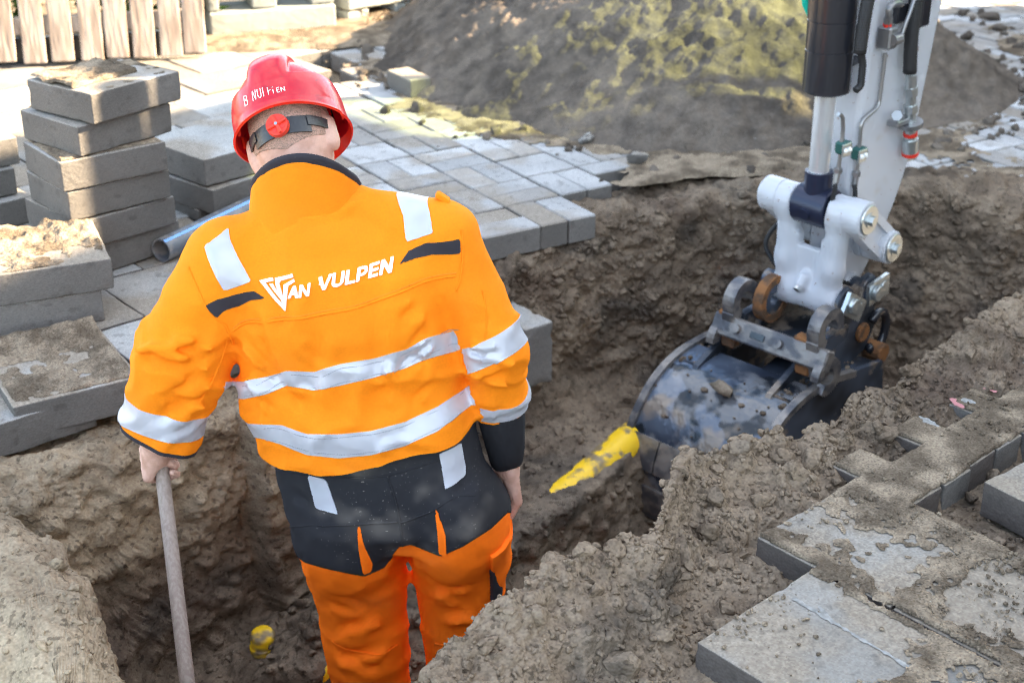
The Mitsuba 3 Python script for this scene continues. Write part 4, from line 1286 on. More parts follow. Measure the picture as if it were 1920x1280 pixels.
for (pts, n_) in (([(1606, 322), (1602, 350)], 0), ([(1572, 316), (1566, 345)], 1)):
    add('hose_fitting', cat(tube([AP(*pts[0]), AP(*pts[1])], .0088, 12), cyl(AP(*pts[0]), AP(pts[0][0] - 1, pts[0][1] + 8), .0125, 6)), fitting, ex, smooth=30)
add('hose', tube(curve([AP(1602, 345, .014), AP(1603, 372, .016), AP(1600, 400, .02), AP(1580, 440, .03), AP(1570, 475, .03), AP(1568, 505, .025), AP(1580, 528, .015), AP(1605, 530, .01)]), .0068, 12), rubber, ex, smooth=True)
add('hose', tube(curve([AP(1567, 342, .014), AP(1562, 370, .005), X3(-.06, -.02, -.02), X3(-.05, -.10, -.15), X3(-.02, -.17, -.175), X3(-.03, -.24, -.13), X3(-.06, -.29, -.09)]), .0068, 12), rubber, ex, smooth=True)
# ribbed hoses coming down from the boom
add('hose_sleeve', tube(curve([AP(1660, -260, .03), AP(1640, -60, .03), AP(1622, 30, .028), AP(1612, 100, .026)]), .0175, 16), rubber, ex, smooth=True)
add('hose', tube(curve([AP(1613, 96, .026), AP(1617, 130, .026), AP(1614, 158, .024), AP(1604, 170, .02)]), .010, 12), rubber, ex, smooth=True)
add('hose_sleeve', tube(curve([AP(1745, -260, .035), AP(1722, -40, .035), AP(1712, 40, .035), AP(1706, 136, .035)]), .0195, 16), rubber, ex, smooth=True)
# shut-off valve on the arm
va = AP(1664, 70, .026)
vk = add('valve_body', moved(cbox(.044, .062, .044, .006), frame(x=EA_, y=EZ, o=va)), fitting, ex)
add('union_nut', cat(cyl(AP(1664, 60, .026), AP(1664, 50, .026), .015, 6), cyl(AP(1664, 50, .026), AP(1666, 34, .028), .013, 6), tube(curve([AP(1666, 36, .028), AP(1667, 18, .03), AP(1676, 8, .03), AP(1690, 8, .03)]), .010, 10)), fitting, vk, smooth=30)
add('sealing_ring', cyl(AP(1664, 52, .026), AP(1664, 44, .026), .0125, 16), red_ring, vk, smooth=30)
add('valve_handle', tube(curve([AP(1676, 74, .045), AP(1690, 66, .05), AP(1700, 40, .055), AP(1714, 0, .055)]), .006, 10), fitting, vk, smooth=True)
add('valve_knob', cat(cyl(AP(1672, 76, .05), AP(1686, 72, .05), .016, 12), cyl(AP(1684, 72, .05), AP(1690, 70, .05), .009, 12)), fitting, vk, smooth=30)
add('valve_bracket', moved(cbox(.055, .05, .02, .004), frame(x=EA_, y=EZ, o=AP(1688, 26, .008))), gloss_black, ex)
add('arm_box', moved(cbox(.05, .20, .05, .006), frame(x=EA_, y=EZ, o=AP(1728, -18, .012))), gloss_black, ex)
# quick coupling at the right edge
QP = lambda py: AP(1708 - (py - 140) * .01, py, .032)
qk = add('quick_coupling', cat(cyl(QP(140), QP(163), .0165, 20), cyl(QP(163), QP(178), .0205, 6), cyl(QP(176), QP(198), .0150, 18), cyl(QP(196), QP(210), .0205, 6), cyl(QP(208), QP(234), .0155, 18)), zinc, ex, smooth=30)
add('coupling_flange', cyl(QP(228), QP(236), .036, 28), fitting, qk, smooth=30)
add('coupling_bracket', cat(moved(cbox(.10, .018, .045, .004), frame(x=EA_, y=EZ, o=AP(1688, 226, .014))), cyl(AP(1684, 218, .03), AP(1682, 217, .045), .016, 6)), fitting, qk)
add('dust_ring', cyl(QP(248), QP(254), .0205, 24), red_ring, qk, smooth=30); add('dust_ring', cyl(QP(284), QP(290), .0245, 24), red_ring, qk, smooth=30)
add('coupling_socket', cat(cyl(QP(236), QP(249), .017, 24), cyl(QP(253), QP(262), .0185, 24), cyl(QP(260), QP(268), .0240, 24), cyl(QP(268), QP(285), .0235, 24)), zinc, qk, smooth=30)
sp_ = W(1512, 8, y=3.9)
add('strap', tube([sp_ + [.0, 0, .14], sp_ + [-.005, 0, .06], sp_ + [.003, 0, 0], sp_ + [.010, 0, -.035]], [.014, .018, .015, .004], 8), turquoise, ex, smooth=True)

# ---- quick coupler between arm and bucket
ck = []
cp = Polygon([(.10, -.41), (.075, -.36), (.03, -.30), (.01, -.235), (-.03, -.225), (-.075, -.25), (-.10, -.235), (-.16, -.225), (-.185, -.25), (-.185, -.33), (-.20, -.40), (-.16, -.47), (-.05, -.50), (.05, -.47)])
cp = cp.buffer(.012).buffer(-.012)
for s in (1, -1):
    kk = add('coupler_plate', plate(cp, s * .098, s * .120), dirty_steel, ex, smooth=30)
add('coupler_block', cat(plate([(.06, -.44), (.06, -.40), (-.17, -.38), (-.17, -.44)], -.098, .098), pin(.075, -.42, -.097, .097, .02)), dirty_steel, ex, smooth=30)
for (a, z, ang) in ((0, -.268, .55), (-.125, -.265, .12)):
    add('pin_collar', cat(pin(a, z, -.15, .150, .030), pin(a, z, .119, .134, .046)), dirty_steel, ex, smooth=30)
    u = np.array([-math.cos(ang), -math.sin(ang) * -1]); w = np.array([u[1], -u[0]])
    pl = affinity.rotate(Polygon([(-.028, -.030), (.072, -.030), (.072, .030), (-.028, .030)]), 180 - math.degrees(ang) + (62 if a == 0 else 0), origin=(0, 0))
    pl = affinity.translate(pl, a, z)
    pk = add('lock_plate', plate(pl.buffer(.004), .140, .152), zinc, ex, smooth=30)
    cx_, cz_ = pl.centroid.x, pl.centroid.y
    add('lock_bolt', cat(pin(a, z, .152, .168, .024), pin(2 * cx_ - a, 2 * cz_ - z, .152, .158, .022)), zinc, pk, smooth=30)
# front crossbar with bolts, hooks and worn rollers
def hook(a0, z0, r0, r1, s0, s1):
    an = np.radians(np.linspace(s0, s1, 22))
    o = [(a0 + r1 * math.cos(t), z0 + r1 * math.sin(t)) for t in an]; i_ = [(a0 + r0 * math.cos(t), z0 + r0 * math.sin(t)) for t in an[::-1]]
    return Polygon(o + i_)
for s in (1, -1):
    h1 = hook(.125, -.30, .034, .062, -60, 190).union(Polygon([(.155, -.33), (.186, -.33), (.17, -.44), (.13, -.44)]))
    add('coupler_hook', plate(h1.buffer(.003), s * .128, s * .168), worn_steel, ex, smooth=30)
    h2 = hook(.16, -.425, .028, .056, 0, 300)
    add('coupler_hook', plate(h2.buffer(.003), s * .172, s * .198), worn_steel, ex, smooth=30)
cb = add('crossbar', moved(cbox(.042, .065, .40, .005), frame(x=EA_ + EZ * .45, y=EZ - EA_ * .45, o=X3(.172, -.375))), worn_steel, ex)
for p_ in (-.11, .04): add('bar_bolt', cyl(X3(.190, -.365, p_), X3(.200, -.360, p_), .014, 14), worn_steel, cb, smooth=30)
add('bar_slot', moved(cbox(.006, .020, .05, .002), frame(x=EA_ + EZ * .45, y=EZ - EA_ * .45, o=X3(.1905, -.366, -.035))), gloss_black, cb)
add('worn_roller', cat(plate(disc((.055, -.30), .072).difference(disc((.055, -.30), .048)), -.105, -.072)), rusty, ex, smooth=30)
add('roller_hub', cat(plate(disc((.055, -.30), .050).difference(disc((.055, -.30), .02)), -.10, -.077)), dirty_steel, ex, smooth=30)
for (a, z, p_) in ((.16, -.345, -.165), (.16, -.425, -.150), (.16, -.425, .115), (.155, -.345, .10)):
    add('rust_block', moved(cbox(.04, .034, .05, .006), frame(x=EA_, y=EZ, o=X3(a, z, p_))), rusty, ex)
for s in (-1, 1): add('coupler_strut', plate([(.16, -.40), (.13, -.34), (0, -.33), (0, -.37)], s * .122, s * .148), dirty_steel, ex)
# ---- bucket
prof = np.array([(-.16, -.50), (-.02, -.485), (.12, -.465), (.22, -.470), (.30, -.488), (.37, -.525), (.43, -.585), (.475, -.66), (.50, -.75), (.505, -.84), (.485, -.93), (.44, -1.0), (.37, -1.05), (.26, -1.075), (.10, -1.08)])
tpr = np.concatenate([[0], np.cumsum(np.linalg.norm(np.diff(prof, axis=0), axis=1))])
pr = PchipInterpolator(tpr, prof)(np.linspace(0, tpr[-1], 60))
BW = .228
R0k = R0.copy(); R0 = R0 - EP * .047; XF = XF.copy(); XF[:3, 3] = R0
bkt = note(key_of('bucket', ex), 'black digging bucket smeared with soil')
def strip(pr_, p0, p1, lift=0., th=.012):
    """A bent plate following the profile."""
    tn = np.gradient(pr_, axis=0); tn /= np.linalg.norm(tn, axis=1, keepdims=True); nn = np.column_stack([-tn[:, 1], tn[:, 0]])
    if nn[30 % len(nn)][0] < 0: nn = -nn
    nn = nn if (nn[len(nn) // 2] @ (pr_[len(pr_) // 2] - [.15, -.78])) > 0 else -nn
    o = pr_ + nn * lift; i_ = pr_ + nn * (lift - th)
    return plate(Polygon(np.vstack([o, i_[::-1]])).buffer(0), p0, p1)
front_i = 14
sh = strip(pr[front_i:], -BW + .012, BW - .012)
add('shell', trimesh.Trimesh(*trimesh.remesh.subdivide_to_size(sh.vertices, sh.faces, .06), process=False), shell_steel, bkt, smooth=35)
side_poly = Polygon(np.vstack([pr, [(-.12, -.98), (-.20, -.75)]])).buffer(.010)
for s in (-1, 1):
    add('side_plate', plate(side_poly, s * (BW - .016), s * BW), dirty_steel, bkt, smooth=30)
    tn = pr[::2]
    rim_ = strip(pr[6:46], s * (BW + .002), s * (BW - .022), .012, .02)
    add('rim_bar', rim_, worn_steel, bkt, smooth=30)
for (p0, p1, k0, k1) in ((-BW + .02, -.10, 29, 33), (-.095, BW - .02, 29, 33), (-BW + .03, .02, 35, 39), (-BW + .01, .1, 41, 45), (.03, BW - .02, 35, 39)):
    add('wear_strip', strip(pr[k0:k1 + 1], p0, p1, .014, .013), worn_steel, bkt, smooth=30)
# ribs from the shell up to the coupler, with the dark well between them
rib = Polygon([(.30, -.495), (.285, -.475), (.12, -.405), (.02, -.40), (-.12, -.45), (-.16, -.52), (.0, -.60), (.2, -.56)])
for s, w in ((-1, .02), (1, .02)):
    add('rib', plate(rib, s * .122, s * (.122 + w)), dirty_steel, bkt, smooth=30)
add('well_plate', plate([(.30, -.492), (.305, -.50), (.10, -.62), (.09, -.61)], -.121, .121), dirty_steel, bkt, smooth=30); add('well_box', plate([(.10, -.60), (.11, -.52), (-.02, -.50), (-.02, -.60)], -.03, .120), dirty_steel, bkt, smooth=30)
add('top_plate', cat(plate([(.28, -.478), (.28, -.49), (-.16, -.515), (-.16, -.50)], -.212, -.144), plate([(.28, -.478), (.28, -.49), (-.16, -.515), (-.16, -.50)], .144, .212)), dirty_steel, bkt, smooth=30)
add('cutting_edge', plate([(.12, -1.06), (.12, -1.10), (-.10, -1.12), (-.10, -1.105)], -BW, BW), worn_steel, bkt, smooth=30)
for k in range(5):
    p_ = -.196 + .098 * k
    add('tooth', plate([(-.06, -1.09), (-.06, -1.135), (-.19, -1.15), (-.19, -1.14)], p_ - .03, p_ + .03), worn_steel, bkt, smooth=30)
R0b = R0; R0 = R0k; XF = XF.copy(); XF[:3, 3] = R0
# lifting eye behind the coupler
le = np.array([(-.215 + .050 * math.cos(t), -.42 + .062 * math.sin(t)) for t in np.linspace(-2.4, 2.4, 18)])
add('lifting_eye', tube([X3(-.20 - .0 + (a + .215) * -1, z, .13) for a, z in le], .0135, 12), gloss_black, ex, smooth=True)
add('latch_pin', cat(pin(-.20, -.485, .10, .165, .030), pin(-.12, -.40, .12, .135, .03)), rusty, ex, smooth=30)
# lump of clay stuck to the shell
R0 = R0b
c = X3(.335, -.485, .01)
v, f = lump(5, 2)
add('stuck_clay', (v * [.045, .045, .03] @ frame(x=EP, z=EA_ + EZ * 1.0)[:3, :3].T + c, f), sand, bkt, smooth=True)
rs = np.random.default_rng(31)
cl = []
for k in range(120):
    t = rs.integers(18, 58); p_ = rs.uniform(-BW, BW); cl.append(X3(*(pr[t] + (pr[t] - [.15, -.78]) * .012), p_))
for k in range(140): cl.append(X3(rs.uniform(-.05, .28), -.475 + rs.normal() * .004, rs.choice([-1, 1]) * rs.uniform(.144, .21)))
add('stuck_soil', scatter(np.array(cl), .003 + .013 * rs.random(len(cl))**3, 1, sink=.5, seed=8), soil, bkt, smooth=40, kind='stuff')

R0 = R0k
# ---- the machine itself, outside the picture
def seg(p, q, w, h, n=10): return None
D = -EA_                                               # towards the cab
BX = R0 + D * 2.79 + EP * 1.06; BX[2] = 0
def MB(d, z, s=0.): return np.array([BX[0], BX[1], 0]) - D * d + EP * s * 1 + EZ * z
top = X3(-.335, 1.67)
bm = [top + EZ * .12 + D * .05, top + D * .7 + EZ * .75, top + D * 1.5 + EZ * .6, MB(.95, .95, -.5), MB(.6, .95, -.25)]
bc = curve(bm, 8)
sec = []
Tn = np.gradient(bc, axis=0); Tn = unit_rows(Tn); Bn = np.cross(EP, Tn)
for k in range(len(bc)):
    hh_ = np.interp(k / len(bc), [0, .4, 1], [.11, .17, .13])
    sec.append([bc[k] + EP * a * .09 + Bn[k] * b * hh_ for a, b in ((1, 1), (-1, 1), (-1, -1), (1, -1))])
v = np.array(sec).reshape(-1, 3); i, j = np.meshgrid(np.arange(len(bc) - 1), np.arange(4), indexing='ij')
a_ = (i * 4 + j).ravel(); b_ = (i * 4 + (j + 1) % 4).ravel()
add('boom', (v, np.vstack([np.stack([a_, b_, b_ + 4], 1), np.stack([a_, b_ + 4, a_ + 4], 1)])), white_paint, ex)
add('upper_body', moved(cbox(1.9, 1.6, .5, .05), frame(x=D, z=EZ, o=MB(-.35, .88))), white_paint, ex)
for s in (-1, 1):
    add('track', extr(hullp(disc((-.85, .27), .25), disc((.85, .27), .25)), .36, frame(x=D, y=EZ, o=MB(0, 0, s * .62))), rubber, ex, smooth=30)
add('undercarriage', moved(cbox(1.2, 1.0, .3, .03), frame(x=D, z=EZ, o=MB(0, .45))), grey_body, ex)
cab = note(key_of('cab', ex))
CB = MB(.1, 1.135, -.22)
def cabm(x, y, z): return CB + D * x + EP * y + EZ * z
posts = [(a, b) for a in (-.58, .58) for b in (-.40, .40)]
add('post', cat(*[tube([cabm(a, b, 0), cabm(a * .95, b * .97, 1.42)], .03, 8) for a, b in posts]), grey_body, cab)
add('roof', moved(cbox(1.28, .92, .09, .03), frame(x=D, z=EZ, o=cabm(0, 0, 1.46))), white_paint, cab)
def quad(a, b, c, d): return np.array([a, b, c, d]), np.array([[0, 1, 2], [0, 2, 3]])
for (a, b) in (((-.58, -.40), (-.58, .40)), ((.58, -.40), (.58, .40)), ((-.58, -.40), (.58, -.40)), ((-.58, .40), (.58, .40))):
    add('window', quad(cabm(*a, .03), cabm(*b, .03), cabm(b[0] * .95, b[1] * .97, 1.40), cabm(a[0] * .95, a[1] * .97, 1.40)), 'cab_glass', cab)
add('seat', cat(moved(cbox(.5, .5, .14, .04), frame(x=D, z=EZ, o=cabm(.15, .12, .12))), moved(cbox(.12, .4, .26, .04), frame(x=D, z=EZ, o=cabm(.42, .15, .30)))), rubber, cab)
# ------------------------------------------------------------------ the worker
per = thing('person', 'man seen from behind in orange jacket and red helmet, standing in the trench', 'person')


def sections(p, zs, cx, cy, a, b, ex=2.4):
    """Torso-like body: superellipse sections along z."""
    z = p[:, 2]
    X, Y = np.interp(z, zs, cx), np.interp(z, zs, cy)
    A, B = np.interp(z, zs, a), np.interp(z, zs, b)
    k = (np.abs((p[:, 0] - X) / A)**ex + np.abs((p[:, 1] - Y) / B)**ex)**(1 / ex)
    return (k - 1) * np.minimum(A, B)


YT = 2.54
def sec(rows):
    """rows of (py, left px, right px, y, half depth) -> arrays sorted by z"""
    o = []
    for py, l, r_, y, b in rows:
        c = W((l + r_) / 2, py, y=y); w = np.linalg.norm(W(r_, py, y=y) - W(l, py, y=y)) / 2
        o.append((c[2], c[0], y, w, b))
    return [np.array(q) for q in zip(*sorted(o))]


# --- joints
SL, EL, WL = W(428, 492, y=2.53), W(345, 665, y=2.49), W(292, 835, y=2.46)
SR, ER, WR = W(832, 452, y=2.55), W(925, 655, y=2.50), W(950, 862, y=2.58)
NB = W(574, 372, y=2.585)
HIPL, HIPR = W(655, 985, y=2.52), W(855, 960, y=2.52)
KL, KR = W(688, 1200, y=2.50), W(862, 1190, y=2.50)
ANL, ANR = np.array([-.300, 2.50, -.98]), np.array([-.105, 2.50, -.98])

# --- jacket
jz = sec([(384, 505, 664, 2.578, .090), (415, 478, 740, 2.575, .108), (445, 430, 810, 2.57, .120), (480, 405, 850, 2.56, .135), (580, 432, 864, YT, .150), (690, 449, 870, YT - .01, .150), (760, 470, 882, YT - .02, .150), (850, 492, 895, YT - .03, .150), (930, 500, 900, YT - .03, .14)])


def jacket(p):
    d = sections(p, *jz)
    d = np.maximum(d, p[:, 2] - jz[0][-1] - .01)
    sh = smin(cap(p, W(515, 432, y=2.575), SL + [.02, 0, .004], .058, .083), cap(p, W(670, 402, y=2.575), SR + [-.02, 0, .006], .058, .080), .03)
    d = smin(d, sh, .04)
    la = smin(cap(p, SL, EL, .084, .092), cap(p, EL, WL, .092, .079), .03)
    ra = smin(cap(p, SR, ER, .078, .065), cap(p, ER, WR, .065, .056), .03)
    d = smin(d, la, .022); d = smin(d, ra, .022)
    # soft drape: cloth hanging from the shoulder blades, blousing above the hem
    x, y, z = p.T
    back = np.clip((2.55 - y) * 8, 0, 1)
    d = d - back * (.010 * np.exp(-((x + .42) / .07)**2 - ((z - .40) / .10)**2) + .012 * np.exp(-((x + .19) / .08)**2 - ((z - .44) / .10)**2))
    d = d - .008 * np.exp(-((z - .13) / .04)**2) * (np.abs(x + .29) < .26)
    fold = .014 * (nnoise(p * np.array([8, 6, 4.5]) + 2, 5) - .5) + .016 * np.abs(nnoise(p * np.array([15, 8, 9]) + 5, 8) - .5) + .006 * (nnoise(p * np.array([22, 16, 17]) + 9, 3) - .5)
    # pulled folds running down from the armpits and across the sleeves
    def foldline(a, b, w, h):
        return 1.5 * h * np.exp(-(cap(p, a, b, 0) / w)**2)
    d = d + fold
    wq = p + .05 * (np.stack([nnoise(p * 5 + 1, 31), nnoise(p * 5 + 7, 32), nnoise(p * 5 + 13, 33)], -1) - .5)
    msk_ = np.clip((.36 - z) / .12, 0, 1) * .8 + .6 * np.clip((np.abs(x + .29) - .20) / .05, 0, 1) * np.clip((.42 - z) / .1, 0, 1) + .12
    rid = np.clip(1 - 7 * np.abs(nnoise(wq * np.array([9, 6, 12]) + 3, 34) - .5), 0, 1)**1.5
    rid2 = np.clip(1 - 6 * np.abs(nnoise(wq * np.array([16, 9, 17]) + 11, 35) - .5), 0, 1)**1.5
    d = d - np.minimum(msk_, 1) * (.0075 * rid + .0035 * rid2)
    for a, b, w, h in (((445, 560), (520, 700), .016, .010), ((455, 640), (560, 745), .018, .009), ((850, 560), (760, 690), .018, .010), ((862, 640), (770, 740), .016, .008), ((600, 640), (590, 760), .020, .006), ((700, 560), (720, 760), .022, .006),
                       ((395, 560), (360, 690), .016, .010), ((430, 640), (330, 740), .016, .010), ((420, 700), (310, 780), .014, .008), ((880, 540), (930, 640), .014, .008), ((890, 700), (960, 680), .012, .008), ((880, 670), (960, 730), .012, .007), ((560, 470), (530, 600), .02, .005), ((690, 440), (735, 560), .02, .005)):
        d = d + foldline(W(*a, y=2.40), W(*b, y=2.40), w, h) - foldline(W(a[0] + 22, a[1] + 8, y=2.40), W(b[0] + 22, b[1] + 8, y=2.40), w, h * .8)
    for a, b, w, h in CREASES:
        h = 1.7 * h; w = .85 * w
        dd = cap(p, a, b, 0); d = d - h * np.exp(-(dd / w)**2)
        dd = cap(p, a - [0, 0, 1.9 * w], b - [0, 0, 1.9 * w], 0); d = d + h * .9 * np.exp(-(dd / w)**2)
    return d


def make_creases():
    r = np.random.default_rng(44); o = []
    def add_(px, py, ang, L, y, w, h):
        a = W(px, py, y=y); v = np.array([math.cos(ang), 0, -math.sin(ang)]) * L
        o.append((a - v / 2, a + v / 2 + [0, -.01, 0], w, h))
    for k in range(18): add_(r.uniform(285, 425), r.uniform(600, 790), r.uniform(-.5, .35), r.uniform(.05, .12), 2.41, r.uniform(.007, .013), r.uniform(.003, .008))     # left elbow
    for k in range(15): add_(r.uniform(885, 975), r.uniform(560, 730), r.uniform(-.4, .7), r.uniform(.04, .09), 2.44, r.uniform(.006, .010), r.uniform(.003, .007))     # right elbow
    for k in range(11): add_(r.uniform(455, 560), r.uniform(600, 790), r.uniform(.5, 1.1), r.uniform(.06, .13), 2.42, r.uniform(.008, .013), r.uniform(.003, .007))       # left waist
    for k in range(11): add_(r.uniform(760, 865), r.uniform(540, 740), r.uniform(-1.1, -.5) , r.uniform(.06, .13), 2.42, r.uniform(.008, .013), r.uniform(.003, .007))    # right waist
    for k in range(9): add_(r.uniform(520, 800), r.uniform(640, 820), r.uniform(1.1, 2.0), r.uniform(.05, .12), 2.39, r.uniform(.009, .016), r.uniform(.002, .005))
    return o


CREASES = make_creases()


def hem_z(p):
    """Height of the jacket's lower edge."""
    return .078 + .145 * (p[:, 0] + .30) - .10 * np.clip(2.54 - p[:, 1], 0, .2) + .006 * np.sin(p[:, 0] * 23)


lo, hi = np.array([-.86, 2.18, -.16]), np.array([.12, 2.86, .78])
jv, jf = nets(jacket, lo, hi, .0064)
tj = trimesh.Trimesh(jv, jf, process=False); tj.vertices = taubin(tj.vertices, tj.faces, 4)
if tj.volume < 0: tj.invert()
jv, jf = np.array(tj.vertices), np.array(tj.faces)


def seg_t(p, a, b):
    ba = b - a; return (p - a) @ ba / (ba @ ba)


def fields(v):
    """Which piece of the jacket a point belongs to and how far along it lies."""
    dl = np.minimum(cap(v, SL, EL, .084, .092), cap(v, EL, WL, .092, .079))
    dr_ = np.minimum(cap(v, SR, ER, .078, .065), cap(v, ER, WR, .065, .056))
    dt = np.maximum(sections(v, *jz), -1)
    return dl, dr_, dt


dl, dr_, dt = fields(jv)
isl = (dl < dt - .012) & (jv[:, 0] < SL[0] + .02); isr = (dr_ < dt - .010) & (jv[:, 0] > SR[0] - .01)
# open ends: cut the cuffs and the hem
axl, axr = unit(WL - EL), unit(WR - ER)
cutL = W(294, 828, y=2.45); cutR = W(941, 770, y=2.53)
uL = unit(W(368, 858, y=2.45) - W(225, 800, y=2.45)); nL = unit(axl - uL * (axl @ uL)); nR = unit(axr); cutL = W(297, 838, y=2.42)
tor = (~isl & ~isr)
val = np.where(isl, (cutL - jv) @ nL  , np.where(isr, (cutR - jv) @ nR - .004, jv[:, 2] - hem_z(jv)))
# make the selector change sign cleanly only where the piece really ends
val = np.where((~tor) & (val < -.06), -.06, val)
val = np.minimum(val, W(575, 345, y=2.58)[2] + .0 - jv[:, 2] + 2.0)
jn = vnormals(jv, jf)
dat = np.column_stack([jn, isl, isr])
jv, jf, dat = clip(jv, jf, val, np.column_stack([dat, val])); endd = dat[:, 5]
jn = unit_rows(dat[:, :3]); isl, isr = dat[:, 3] > .5, dat[:, 4] > .5
tor = ~isl & ~isr
JK = note(key_of('jacket', per), 'orange high-visibility work jacket with grey reflective bands')
add('cloth', thick(jv, jf, jn, 0.0), orange, JK, smooth=True)
# thickness: inner face so that the open hem and cuffs read as cloth
v2, f2, n2 = clip(jv, jf, .07 - endd, jn)
add('lining', (v2 - unit_rows(n2) * .006, f2[:, ::-1]), navy, JK, smooth=True)


def piece(name, mask_val, m, lift=.0016, parent=None, base=None, **k):
    v, f, n = base if base is not None else (jv, jf, jn)
    v2, f2, n2 = clip(v, f, mask_val, n)
    if len(f2) == 0: return None
    cc = trimesh.graph.connected_components(np.vstack([f2[:, :2], f2[:, 1:]]), min_len=1)
    big = max(cc, key=len); ok_ = np.zeros(len(v2), bool); ok_[big] = True
    f2 = f2[ok_[f2[:, 0]]]; us = np.unique(f2); mp = np.zeros(len(v2), int); mp[us] = np.arange(len(us)); v2, n2, f2 = v2[us], n2[us], mp[f2]
    n2 = unit_rows(n2)
    return add(name, thick(v2, f2, n2, lift), m, parent or JK, smooth=38, **k)


def band(f, c, w): return np.minimum(f - (c - w / 2), (c + w / 2) - f)
back = jn[:, 1] < .35
# height-like coordinates for the bands: a piecewise line in x through pixels on the back
def line_z(pts, y=2.40):
    q = np.array([W(px, py, y=y) for px, py in pts]); o = np.argsort(q[:, 0])
    return lambda x: np.interp(x, q[o, 0], q[o, 2])
up = line_z([(448, 716), (500, 705), (540, 695), (590, 697), (640, 682), (700, 672), (760, 655), (800, 632), (865, 612)])
lw = line_z([(452, 748), (500, 738), (540, 722), (590, 732), (640, 722), (700, 708), (760, 690), (800, 672), (865, 652)])
ytil = -.5 * np.clip(jv[:, 1] - 2.40, -.05, .16)
b1 = np.minimum(up(jv[:, 0]) + ytil - jv[:, 2], jv[:, 2] - ytil - lw(jv[:, 0]))
piece('waist_band', np.where(tor, b1, -1), tape)
up2 = line_z([(480, 795), (530, 796), (580, 812), (640, 812), (700, 806), (760, 790), (820, 762), (882, 720)])
lw2 = line_z([(490, 822), (530, 832), (580, 850), (640, 856), (700, 850), (760, 834), (820, 808), (882, 760)])
b2 = np.minimum(up2(jv[:, 0]) + ytil - jv[:, 2], jv[:, 2] - ytil - lw2(jv[:, 0]))
piece('hem_band', np.where(tor, b2, -1), tape)
# sleeve bands
def sband(pt0, pt1, ax, w, sel, name):
    c = (np.asarray(pt0) + pt1) / 2
    u = unit(np.asarray(pt1) - pt0); n = unit(ax - u * (ax @ u))
    piece(name, np.where(sel, band((jv - c) @ n, 0, w), -1), tape)
piece('left_cuff_edge', np.where(isl, .007 - endd, -1), navy, .0012)
sband(W(247, 762, y=2.47), W(392, 808, y=2.44), axl, .052, isl, 'left_cuff_band')
sband(W(870, 676, y=2.47), W(980, 618, y=2.50), unit(ER - SR), .050, isr, 'right_sleeve_band')
sband(W(893, 765, y=2.50), W(990, 752, y=2.52), axr, .040, isr, 'right_cuff_band')


def surf_y(x, z, ys=None):
    """y of the jacket's back at (x, z)."""
    m = jn[:, 1] < .1
    return NearestNDInterpolator(jv[m][:, [0, 2]], jv[m][:, 1])(x, z)


def back_xz(pix):
    """(x, z) on the jacket's back of photo pixels."""
    o = []
    for px, py in pix:
        y = 2.41
        for _ in range(5):
            q = W(px, py, y=y); y = .5 * y + .5 * float(surf_y(q[0], q[2]))
        o.append((q[0], q[2]))
    return o


def poly_val(pix, v, sel):
    pg = Polygon(back_xz(pix)).buffer(0)
    bd = np.array(pg.exterior.segmentize(.002).coords)
    d, _ = cKDTree(bd).query(v[:, [0, 2]])
    s = np.where(contains_xy(pg, v[:, 0], v[:, 2]), d, -d)
    return np.where(sel, s, -1)


bk_ = jn[:, 1] < .25
piece('left_shoulder_tape', poly_val([(383, 462), (428, 426), (440, 470), (471, 528), (420, 546), (396, 500)], jv, jn[:, 1] < .6), tape)
piece('right_shoulder_tape', poly_val([(728, 349), (790, 358), (806, 400), (812, 437), (762, 455), (756, 405), (745, 372)], jv, jn[:, 1] < .8), tape)
piece('left_dark_inset', poly_val([(384, 574), (405, 563), (440, 553), (475, 546), (498, 560), (470, 563), (448, 574), (418, 584), (406, 596)], jv, bk_), navy)
piece('right_dark_inset', poly_val([(749, 497), (766, 472), (800, 456), (862, 448), (863, 476), (810, 478), (775, 486)], jv, bk_), navy)
# yoke seam, sleeve seams as raised welts
def welt(name, pix, r=.0013, m=None, lift=.0006):
    xz = np.array(back_xz(pix)); t = np.concatenate([[0], np.cumsum(np.linalg.norm(np.diff(xz, axis=0), axis=1))])
    q = PchipInterpolator(t, xz)(np.arange(0, t[-1], .006))
    y = surf_y(q[:, 0], q[:, 1]); y = gaussian_filter1d(y, 1.2, mode='nearest')
    return add(name, tube(np.column_stack([q[:, 0], y - lift, q[:, 1]]), r, 6), m or orange, JK, smooth=True)
welt('yoke_seam', [(436, 622), (460, 606), (520, 600), (600, 590), (680, 574), (740, 552), (800, 528), (860, 518)], .0022)
welt('yoke_stitching', [(437, 616), (462, 600), (520, 594), (600, 584), (680, 568), (740, 546), (800, 522), (860, 512)], .0008, stitch)
welt('left_armhole_seam', [(352, 500), (372, 545), (395, 590), (425, 615), (437, 650)], .0022)
welt('right_armhole_seam', [(866, 430), (868, 470), (864, 520), (852, 550)], .0022)
for nm, pts in (('waist_band_stitching', [(455, 722), (500, 711), (540, 702), (590, 704), (640, 689), (700, 679), (760, 662), (800, 640), (860, 620)]), ('waist_band_stitching', [(458, 743), (500, 733), (540, 717), (590, 726), (640, 716), (700, 702), (760, 685), (800, 666), (860, 646)]),
                ('hem_band_stitching', [(495, 802), (530, 803), (580, 818), (640, 818), (700, 812), (760, 796), (820, 769), (872, 732)]), ('hem_band_stitching', [(500, 824), (530, 828), (580, 844), (640, 850), (700, 844), (760, 828), (820, 802), (872, 762)])):
    welt(nm, pts, .0006, stitch_grey, .0020)
welt('right_sleeve_seam', [(905, 545), (912, 600), (908, 640)], .0018); welt('left_sleeve_seam', [(425, 640), (405, 700), (370, 760)], .0018)
